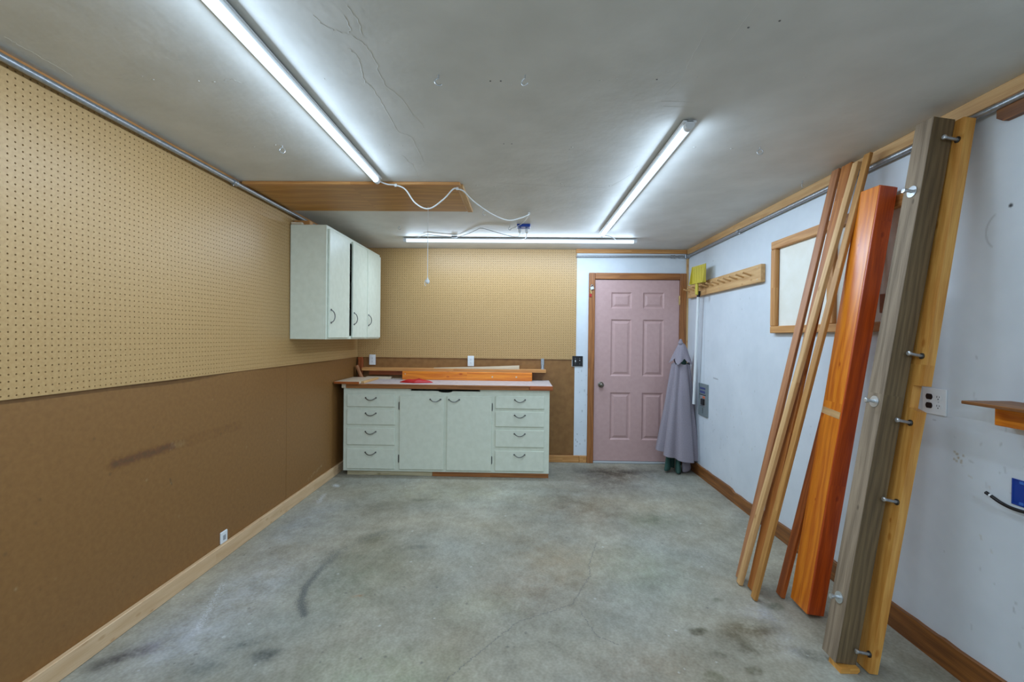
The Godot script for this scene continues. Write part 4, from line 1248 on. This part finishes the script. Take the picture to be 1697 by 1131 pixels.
# ---------------------------------------------------------------- right wall
func build_right_wall_things() -> void:
	# framed white panel
	var w := Node3D.new()
	w.name = "window_1"
	add_child(w)
	structure(w, "wooden framed opening closed with white board on the right wall", "window")
	w.position = Vector3(XR, 0, 0)
	var x0 := -0.035
	obj("pane", MB.new().bx(Vector3(-0.006, 1.47, -3.29), Vector3(-0.0005, 2.06, -2.10), 0.0005), M.window_board, w)
	obj("frame_head", MB.new().bx(Vector3(x0, 2.035, -3.355), Vector3(-0.0005, 2.092, -2.06), 0.004), M.pine_dark, w)
	obj("frame_sill", MB.new().bx(Vector3(x0, 1.436, -3.355), Vector3(-0.0005, 1.486, -2.06), 0.004, Vector2(0.3, 0.4)), M.pine_dark, w)
	obj("frame_side", MB.new().bx(Vector3(x0, 1.4865, -3.355), Vector3(-0.0005, 2.0345, -3.300), 0.004), M.pine_dark, w)
	obj("frame_side", MB.new().bx(Vector3(x0, 1.4865, -2.11), Vector3(-0.0005, 2.0345, -2.06), 0.004), M.pine_dark, w)
	obj("mullion", MB.new().bx(Vector3(x0 + 0.004, 1.4865, -2.752), Vector3(-0.0005, 2.0345, -2.695), 0.004), M.pine_dark, w)
	obj("stop_block", MB.new().bx(Vector3(x0 + 0.006, 1.53, -2.35), Vector3(-0.0065, 1.625, -2.28), 0.003), M.stain, w)

	# peg rail
	var r := thing("peg_rail", "pine rail with a row of wooden pegs on the right wall", "coat rack", Vector3(XR, 1.892, -4.24))
	obj("rail", MB.new().bx(Vector3(-0.036, -0.068, -0.75), Vector3(-0.0005, 0.068, 0.75), 0.003), M.pine, r)
	for i in 12:
		var z := 0.60 - i * 0.118
		var tip := Vector3(-0.105, 0.022, z + 0.004)
		obj("peg", MB.new().tube(PackedVector3Array([Vector3(-0.034, 0.0, z), tip]), 0.0075, 10), M.pine, r)
	for q in [[-0.70, 0.04], [-0.70, -0.04], [0.70, 0.045], [0.70, -0.045], [0.0, 0.045], [0.02, -0.045]]:
		screw(r, Vector3(-0.0362, q[1], q[0]), Vector3.LEFT, 0.0055, M.pale)

	# dustpan on the first pegs
	var d := thing("dustpan", "yellow dustpan hanging upside down on the peg rail", "dustpan", Vector3(1.738, 1.824, -4.525))
	d.rotation = Vector3(0.0, 0.15, 0.0)
	var pan := MB.new()
	pan.bx(Vector3(-0.012, 0.105, -0.125), Vector3(-0.008, 0.285, 0.125), 0.001)
	pan.bx(Vector3(-0.045, 0.105, -0.125), Vector3(-0.008, 0.110, 0.125), 0.001)
	for s in [-1.0, 1.0]:
		pan.prism(PackedVector2Array([Vector2(-0.045, 0.105), Vector2(-0.012, 0.105), Vector2(-0.012, 0.285), Vector2(-0.016, 0.285)]), 0.004, Transform3D(Basis.IDENTITY, Vector3(0, 0, s * 0.123 - 0.002)))
	for k in 5:
		pan.bx(Vector3(-0.0145, 0.12, -0.09 + k * 0.045), Vector3(-0.012, 0.27, -0.084 + k * 0.045), 0.0006)
	obj("pan", pan, M.yellow, d)
	obj("handle", MB.new().box(Vector3(0.022, 0.115, 0.034), 0.008, Transform3D(Basis.IDENTITY, Vector3(-0.03, 0.05, 0))), M.yellow, d)

	# white pole hung from a peg
	var p := thing("white_pole", "white pole with a black end hanging from the peg rail", "pole", Vector3(1.775, 0.72, -4.735))
	obj("shaft", MB.new().tube(PackedVector3Array([Vector3(0, 0, 0), Vector3(0.0, 1.09, 0.082)]), 0.0145, 14), M.white_plastic, p)
	obj("end_cap", MB.new().tube(PackedVector3Array([Vector3(0.0, 1.09, 0.082), Vector3(0, 1.15, 0.0866)]), 0.0155, 14), M.black, p)
	obj("hanger", MB.new().tube(smooth_path([Vector3(0, 1.148, 0.0866), Vector3(-0.02, 1.165, 0.0866), Vector3(-0.03, 1.185, 0.087), Vector3(-0.02, 1.2, 0.087)], 5), 0.003, 6), M.black, p)

	# breaker panel
	var b := thing("breaker_panel", "grey breaker panel with a black switch on the right wall", "breaker panel", Vector3(XR, 0.78, -4.612))
	obj("cover", MB.new().bx(Vector3(-0.012, -0.162, -0.114), Vector3(-0.0005, 0.162, 0.114), 0.003), M.grey_panel, b)
	obj("label_strip", MB.new().bx(Vector3(-0.0132, 0.104, -0.075), Vector3(-0.0119, 0.124, 0.06), 0.0003), M.navy, b)
	obj("label_strip", MB.new().bx(Vector3(-0.0132, 0.066, -0.07), Vector3(-0.0119, 0.090, 0.055), 0.0003), M.navy, b)
	obj("inner_plate", MB.new().bx(Vector3(-0.015, -0.062, -0.066), Vector3(-0.0119, 0.046, 0.07), 0.001), M.zinc, b)
	obj("switch", MB.new().bx(Vector3(-0.028, -0.048, -0.018), Vector3(-0.0149, 0.012, 0.052), 0.003), M.black, b)
	obj("mark", MB.new().bx(Vector3(-0.016, 0.018, 0.005), Vector3(-0.0149, 0.038, 0.06), 0.0003), M.orange_mark, b)
	obj("latch_slot", MB.new().bx(Vector3(-0.0135, -0.135, -0.005), Vector3(-0.0119, -0.078, 0.004), 0.0004), M.dark_metal, b)
	obj("lid_edge", MB.new().bx(Vector3(-0.0165, 0.046, -0.075), Vector3(-0.0119, 0.054, 0.07), 0.001), M.black, b)

	outlet("wall_outlet", Vector3(XR, 1.124, -2.060), Vector3.LEFT, 2, "white double outlet plate with two black sockets on the right wall", true)

	# open blue box and the black cable
	var e := thing("blue_box", "open blue electrical box set into the right wall near the camera", "electrical box", Vector3(XR, 0.838, -1.684))
	var eb := MB.new()
	eb.bx(Vector3(-0.004, 0.043, -0.05), Vector3(-0.0005, 0.048, 0.06), 0.001)
	eb.bx(Vector3(-0.004, -0.048, -0.05), Vector3(-0.0005, -0.043, 0.06), 0.001)
	eb.bx(Vector3(-0.004, -0.048, -0.052), Vector3(-0.0005, 0.048, -0.047), 0.001)
	eb.bx(Vector3(-0.004, -0.048, 0.055), Vector3(-0.0005, 0.048, 0.06), 0.001)
	eb.bx(Vector3(-0.0014, -0.045, -0.05), Vector3(-0.0004, 0.045, 0.058), 0.0002)
	obj("box", eb, M.blue, e)
	for s in [-1.0, 1.0]:
		obj("lug", MB.new().bx(Vector3(-0.005, s * 0.038 - 0.005, -0.025), Vector3(-0.0012, s * 0.038 + 0.005, -0.010), 0.001), mat(c8(60, 110, 190), 0.4), e)
	var k := thing("black_cable", "stub of black cable sticking out below the open blue box", "cable", Vector3(1.80, 0.80, -1.73))
	obj("cable", MB.new().tube(smooth_path([Vector3(-0.005, 0.010, -0.068), Vector3(-0.002, 0.000, -0.045), Vector3(0.0, -0.012, -0.015), Vector3(0.0, -0.018, 0.03), Vector3(0.005, -0.015, 0.08), Vector3(0.024, -0.008, 0.11)], 6), 0.0065, 10), M.black_cord, k)
	obj("tape_mark", MB.new().tube(PackedVector3Array([Vector3(-0.0033, 0.0045, -0.055), Vector3(-0.0027, 0.002, -0.049)]), 0.0068, 10), M.white_plastic, k)

	# shelf
	var s := thing("wall_shelf", "small brown plywood shelf on the right wall near the camera", "shelf", Vector3(XR, 1.15, -1.746))
	obj("shelf_board", MB.new().bx(Vector3(-0.185, 0.008, 0.0), Vector3(-0.0005, 0.020, 0.62), 0.002), M.base_stain, s)
	obj("cleat", MB.new().bx(Vector3(-0.066, -0.070, 0.004), Vector3(-0.0005, 0.0075, 0.60), 0.003), M.beam, s)

# ---------------------------------------------------------------- umbrella in the corner
func build_umbrella() -> void:
	var t := thing("patio_umbrella", "closed grey patio umbrella standing in the corner by the door", "umbrella", Vector3(1.635, 0, -4.82))
	var ax := func(y: float) -> Vector3: return Vector3(0.035 * y, y, -0.02 * y)
	var fold := func(th: float, list: Array, wd: float) -> float:
		var s := 0.0
		for a in list:
			var d := wrapf(th - a, -PI, PI)
			s = maxf(s, exp(-pow(d / wd, 2.0)))
		return s
	obj("pole", MB.new().tube(PackedVector3Array([Vector3(0, 0.0, 0), ax.call(0.7), ax.call(1.34)]), 0.018, 12), M.knob, t)
	# angles: 0 = +x, PI/2 = +z (towards the camera)
	var creases := [0.72, 1.95, 2.75, 3.9, 4.8, 5.6]
	var can := func(u: float, v: float) -> Vector3:
		var th := u * TAU
		var hem := 0.185 - 0.055 * cos(th - 0.75)
		var scal := 0.02 * absf(sin(th * 3.0 + 0.4))
		var y := lerpf(1.140 - scal, hem, v)
		var k := 1.0 - (y - 0.15) / 0.98
		var r := lerpf(0.084, 0.232, clampf(k, 0, 1.05))
		var f: float = fold.call(th, creases, 0.17)
		var upper := clampf(1.0 - v * 1.6, 0.0, 1.0)
		r *= 1.0 - f * (0.15 + 0.20 * v) + 0.10 * upper * sin(th * 6.0 + v * 5.0)
		var squash := Vector3(1.0, 1, 0.80)
		return ax.call(y) + Vector3(cos(th), 0, sin(th)) * r * squash
	obj("canopy", MB.new().grid(can, 96, 36, true), M.canvas, t)
	var can_in := func(u: float, v: float) -> Vector3:
		var p: Vector3 = can.call(u, v)
		var c: Vector3 = ax.call(p.y)
		return c + (p - c) * 0.955 + Vector3(0, 0.006 * (1.0 - 2.0 * (1.0 - v)), 0)
	obj("lining", MB.new().grid(can_in, 96, 36, true), M.green_cloth, t)
	var vent := func(u: float, v: float) -> Vector3:
		var th := u * TAU
		var wv := sin(th * 5.0 + 0.6)
		var hem := 1.150 + 0.030 * wv * absf(wv)
		var y := lerpf(1.340, hem, v)
		var r := lerpf(0.024, 0.106, pow(v, 0.75)) * (1.0 - 0.20 * wv * pow(v, 1.5))
		return ax.call(y) + Vector3(cos(th), 0, sin(th) * 0.85) * r
	obj("vent_canopy", MB.new().grid(vent, 72, 16, true), M.canvas, t)
	var neck := func(u: float, v: float) -> Vector3:
		var th := u * TAU
		var y := lerpf(1.25, 0.98, v)
		var r := 0.050 + 0.006 * sin(th * 5.0)
		return ax.call(y) + Vector3(cos(th), 0, sin(th)) * r
	obj("inner_fold", MB.new().grid(neck, 40, 6, true), M.green_cloth, t)
	obj("finial", MB.new().lathe(PackedVector2Array([Vector2(0.024, 1.33), Vector2(0.026, 1.345), Vector2(0.018, 1.362), Vector2(0.015, 1.378), Vector2(0.0, 1.388)]), 16, Transform3D(Basis.IDENTITY, ax.call(0.97) - Vector3(0, 0.97, 0))), M.canvas, t)
	# cloth tips that hang to the floor under the hem
	for q in [[-0.10, 0.03, 0.060, 0.012, 0.9, M.green_cloth], [-0.005, 0.075, 0.062, -0.003, 1.3, M.green_cloth], [0.095, 0.045, 0.055, 0.003, 0.5, M.canvas], [0.02, -0.09, 0.06, 0.01, 0.0, M.green_cloth]]:
		var tip := func(u: float, v: float) -> Vector3:
			var th := u * TAU
			var y := lerpf(0.24, maxf(q[3], 0.002), v)
			var r: float = q[2] * (0.75 + 0.4 * v) * (1.0 if v < 0.86 else sqrt(maxf(0.0, 1.0 - pow((v - 0.86) / 0.14, 2.0))) + 0.001)
			var c := Vector3(q[0] * lerpf(0.8, 1.0, v), y, q[1] * lerpf(0.7, 1.0, v))
			var b := Basis(Vector3.UP, q[4])
			return c + b * Vector3(cos(th) * r, 0.018 * cos(th) * v * (1.0 if v < 0.9 else 0.3), sin(th) * r * 0.42)
		obj("cloth_tip", MB.new().grid(tip, 26, 16, true, Vector3.ZERO, Vector3(q[0], 0.1, q[1])), q[5], t)

# ---------------------------------------------------------------- lumber leaning on the right wall
func build_lumber() -> void:
	var grp := "lumber leaning on the right wall"
	board("lath", "leftmost leaning lath, reddish brown and reaching the ceiling trim", M.lath_a, Vector3(1.275, 0.003, -2.665), Vector3(1.768, 2.352, -2.632), 0.058, 0.018, grp)
	board("lath", "wider orange-brown lath with a knot, second of the tall leaning laths", M.lath_b, Vector3(1.290, 0.004, -2.545), Vector3(1.772, 2.350, -2.546), 0.078, 0.019, grp, 0.0, Vector2(0.3, 0.2))
	board("lath", "pale narrow lath crossing in front of the other tall laths", M.lath_c, Vector3(1.252, 0.003, -2.612), Vector3(1.738, 2.318, -2.432), 0.040, 0.022, grp)
	board("lath", "tan lath, rightmost and tallest of the leaning laths", M.lath_d, Vector3(1.258, 0.003, -2.462), Vector3(1.752, 2.340, -2.372), 0.044, 0.018, grp, 0.0, Vector2(0.7, 0.5))
	board("plank", "thin red-brown plank tucked behind the orange beam", M.stain_red, Vector3(1.418, 0.003, -2.500), Vector3(1.795, 1.90, -2.412), 0.058, 0.02, grp)
	# orange beam, built of its own box
	var beam := board("beam", "thick orange varnished beam leaning on the window frame", M.beam, Vector3(1.484, 0.012, -2.385), Vector3(1.745, 2.135, -2.305), 0.14, 0.080, grp)
	obj("edge_board", MB.new().box(Vector3(0.080, 2.13, 0.010), 0.002, Transform3D(Basis.IDENTITY, Vector3(0, 0, 0.0755)), Vector2(0.4, 0.1)), M.beam_red, beam)
	obj("worn_band", MB.new().box(Vector3(0.0012, 0.034, 0.136), 0.0003, Transform3D(Basis(Vector3.RIGHT, 0.06), Vector3(-0.0404, -0.055, 0))), M.lath_c, beam)
	# thin board between beam and post
	board("plank", "thin orange plank half hidden behind the grey post", M.yellow_wood, Vector3(1.530, 0.004, -2.200), Vector3(1.752, 1.62, -2.115), 0.07, 0.030, grp)

	# grey treated post with bolts
	var gb := Vector3(1.384, 0.023, -1.992)
	var gt := Vector3(1.711, 2.300, -1.949)
	var post := board("grey_post", "weathered grey treated post with bolts leaning on the right wall", M.grey_wood, gb, gt, 0.086, 0.086, grp)
	var plen := gb.distance_to(gt)
	obj("weathered_face", MB.new().box(Vector3(0.003, plen, 0.086), 0.001, Transform3D(Basis.IDENTITY, Vector3(-0.0442, 0, 0))), M.grey_face, post)
	for y in [2.007, 1.126, 0.280]:
		var ly: float = (y - 0.023) / (2.300 - 0.023) * plen - plen * 0.5
		var bt := obj("bolt", MB.new().tube(PackedVector3Array([Vector3(-0.040, ly, 0.002), Vector3(-0.082, ly + 0.002, 0.002)]), 0.0065, 12), M.zinc, post)
		obj("washer", MB.new().lathe(PackedVector2Array([Vector2(0.024, 0), Vector2(0.024, 0.003), Vector2(0.006, 0.0035)]), 24, Transform3D(Basis(Quaternion(Vector3.UP, Vector3.LEFT)), Vector3(-0.0457, ly, 0.002))), M.zinc, bt)
		obj("nut", MB.new().lathe(PackedVector2Array([Vector2(0.011, -0.004), Vector2(0.011, 0.006), Vector2(0.007, 0.007), Vector2(0, 0.007)]), 6, Transform3D(Basis(Quaternion(Vector3.UP, Vector3.LEFT)), Vector3(-0.078, ly, 0.002))), M.zinc, bt)
	# yellow plank behind it, standing out on the camera side, with a notch
	var yb := Vector3(1.478, 0.003, 0)
	var yt := Vector3(1.772, 2.285, 0)
	var yl := yb.distance_to(yt)
	var up := (yt - yb).normalized()
	var xx := up.cross(Vector3.BACK).normalized()
	var y := MeshInstance3D.new()
	var no := PackedVector2Array([Vector2(-2.06, 0), Vector2(-1.922, 0), Vector2(-1.893, 0.35 * yl), Vector2(-1.880, 0.482 * yl), Vector2(-1.922, 0.487 * yl), Vector2(-1.920, 0.527 * yl), Vector2(-1.876, 0.528 * yl), Vector2(-1.858, yl - 0.008), Vector2(-1.872, yl), Vector2(-2.0, yl)])
	var flip := PackedVector2Array()
	for q in no:
		flip.push_back(Vector2(q.y, q.x))
	# local x = along the board (up), local y = world z, local z = thickness
	var yw := obj("yellow_plank", MB.new().prism(flip, 0.036, Transform3D.IDENTITY), M.yellow_wood)
	yw.transform = Transform3D(Basis(up, Vector3.BACK, up.cross(Vector3.BACK)), yb - up.cross(Vector3.BACK) * 0.018)
	tag(yw, "yellow notched plank with bolts standing behind the grey post", "lumber", grp)
	for q in [[0.962, -1.884], [0.580, -1.898], [0.460, -1.905], [0.316, -1.912], [0.032, -1.934]]:
		var s := -1.0 if up.cross(Vector3.BACK).x > 0 else 1.0
		var zf := 0.0 if s < 0 else 0.036
		var bt := obj("bolt", MB.new().tube(PackedVector3Array([Vector3(q[0] * yl, q[1], zf), Vector3(q[0] * yl + 0.004, q[1], zf + s * 0.056)]), 0.0066, 10), M.galv, yw)
		obj("bolt_head", MB.new().lathe(PackedVector2Array([Vector2(0.0095, 0), Vector2(0.0095, 0.006), Vector2(0.006, 0.008), Vector2(0, 0.008)]), 10, Transform3D(Basis(Quaternion(Vector3.UP, Vector3(0, 0, s))), Vector3(q[0] * yl + 0.004, q[1], zf + s * 0.052))), M.zinc, bt)
		obj("washer", MB.new().lathe(PackedVector2Array([Vector2(0.0125, -0.001), Vector2(0.0125, 0.004), Vector2(0.006, 0.0045)]), 16, Transform3D(Basis(Quaternion(Vector3.UP, Vector3(0, 0, s))), Vector3(q[0] * yl, q[1], zf))), M.dark_metal, bt)
	var w := obj("wood_wedge", MB.new().prism(PackedVector2Array([Vector2(-0.04, 0), Vector2(0.03, 0), Vector2(0.04, 0.010), Vector2(0.038, 0.0215), Vector2(-0.036, 0.0215)]), 0.075), M.yellow_wood)
	w.position = Vector3(1.385, 0, -2.0)
	tag(w, "small yellow wedge of wood under the foot of the grey post", "wood scrap")
	y.free()

func _ready() -> void:
	rng.seed = 20240
	# ---- camera
	var cam := Camera3D.new()
	cam.name = "camera"
	cam.position = Vector3(0, 1.389, 0)
	cam.rotation = Vector3(-0.0092, 0.0204, 0.0112)
	cam.fov = rad_to_deg(2.0 * atan(565.5 / 759.72))
	cam.near = 0.05
	cam.far = 60.0
	add_child(cam)
	cam.current = true
	# ---- environment and exposure (the room is closed; its light is the tubes in view and those inferred behind the camera)
	var env := Environment.new()
	env.background_mode = Environment.BG_COLOR
	env.background_color = Color(0.02, 0.02, 0.02)
	env.tonemap_mode = Environment.TONE_MAPPER_LINEAR
	env.tonemap_exposure = 1.0
	env.sdfgi_enabled = true
	env.ssao_enabled = true
	env.ssil_enabled = true
	var we := WorldEnvironment.new()
	we.environment = env
	add_child(we)
	make_materials()
	build_shell()
	tube_light("tube light on the left, running towards the camera", Vector3(-0.8996, 2.341, -1.662), Vector3(0, 0, 1), 2.31, 1.38)
	tube_light("tube light on the right, running back towards the pink door", Vector3(0.738, 2.341, -3.169), Vector3(0, 0, 1), 2.22, 1.38)
	tube_light("tube light at the back, parallel to the back wall", Vector3(-0.03, 2.341, -4.555), Vector3(1, 0, 0), 2.31, 1.38)
	tube_light("tube light behind the camera on the right", Vector3(0.738, 2.341, 1.12), Vector3(0, 0, 1), 2.2, 1.8)
	tube_light("tube light behind the camera on the left", Vector3(-0.8996, 2.341, 1.12), Vector3(0, 0, 1), 2.2, 1.8)
	build_door()
	build_base_cabinet()
	build_wall_cabinet()
	build_lumber()
	build_umbrella()
	build_right_wall_things()
	build_worktop_things()
	build_conduits()
	build_ceiling_things()
	build_padlock()
	build_switch()
	outlet("wall_outlet", Vector3(-1.663, 1.116, -5.0942), Vector3.BACK, 1, "white outlet at the left end of the back wall above the worktop")
	outlet("wall_outlet", Vector3(-0.560, 1.114, -5.0942), Vector3.BACK, 1, "white outlet on the back wall over the middle of the worktop")
	var j := thing("wall_jack", "small white cable jack just above the left baseboard", "jack", Vector3(-1.8395, 0.126, -2.80))
	obj("plate", MB.new().bx(Vector3(0, -0.036, -0.032), Vector3(0.009, 0.036, 0.032), 0.003), M.white_plastic, j)
	obj("port", MB.new().bx(Vector3(0.0085, -0.018, -0.012), Vector3(0.0105, 0.012, 0.012), 0.0008), M.cord_grey, j)
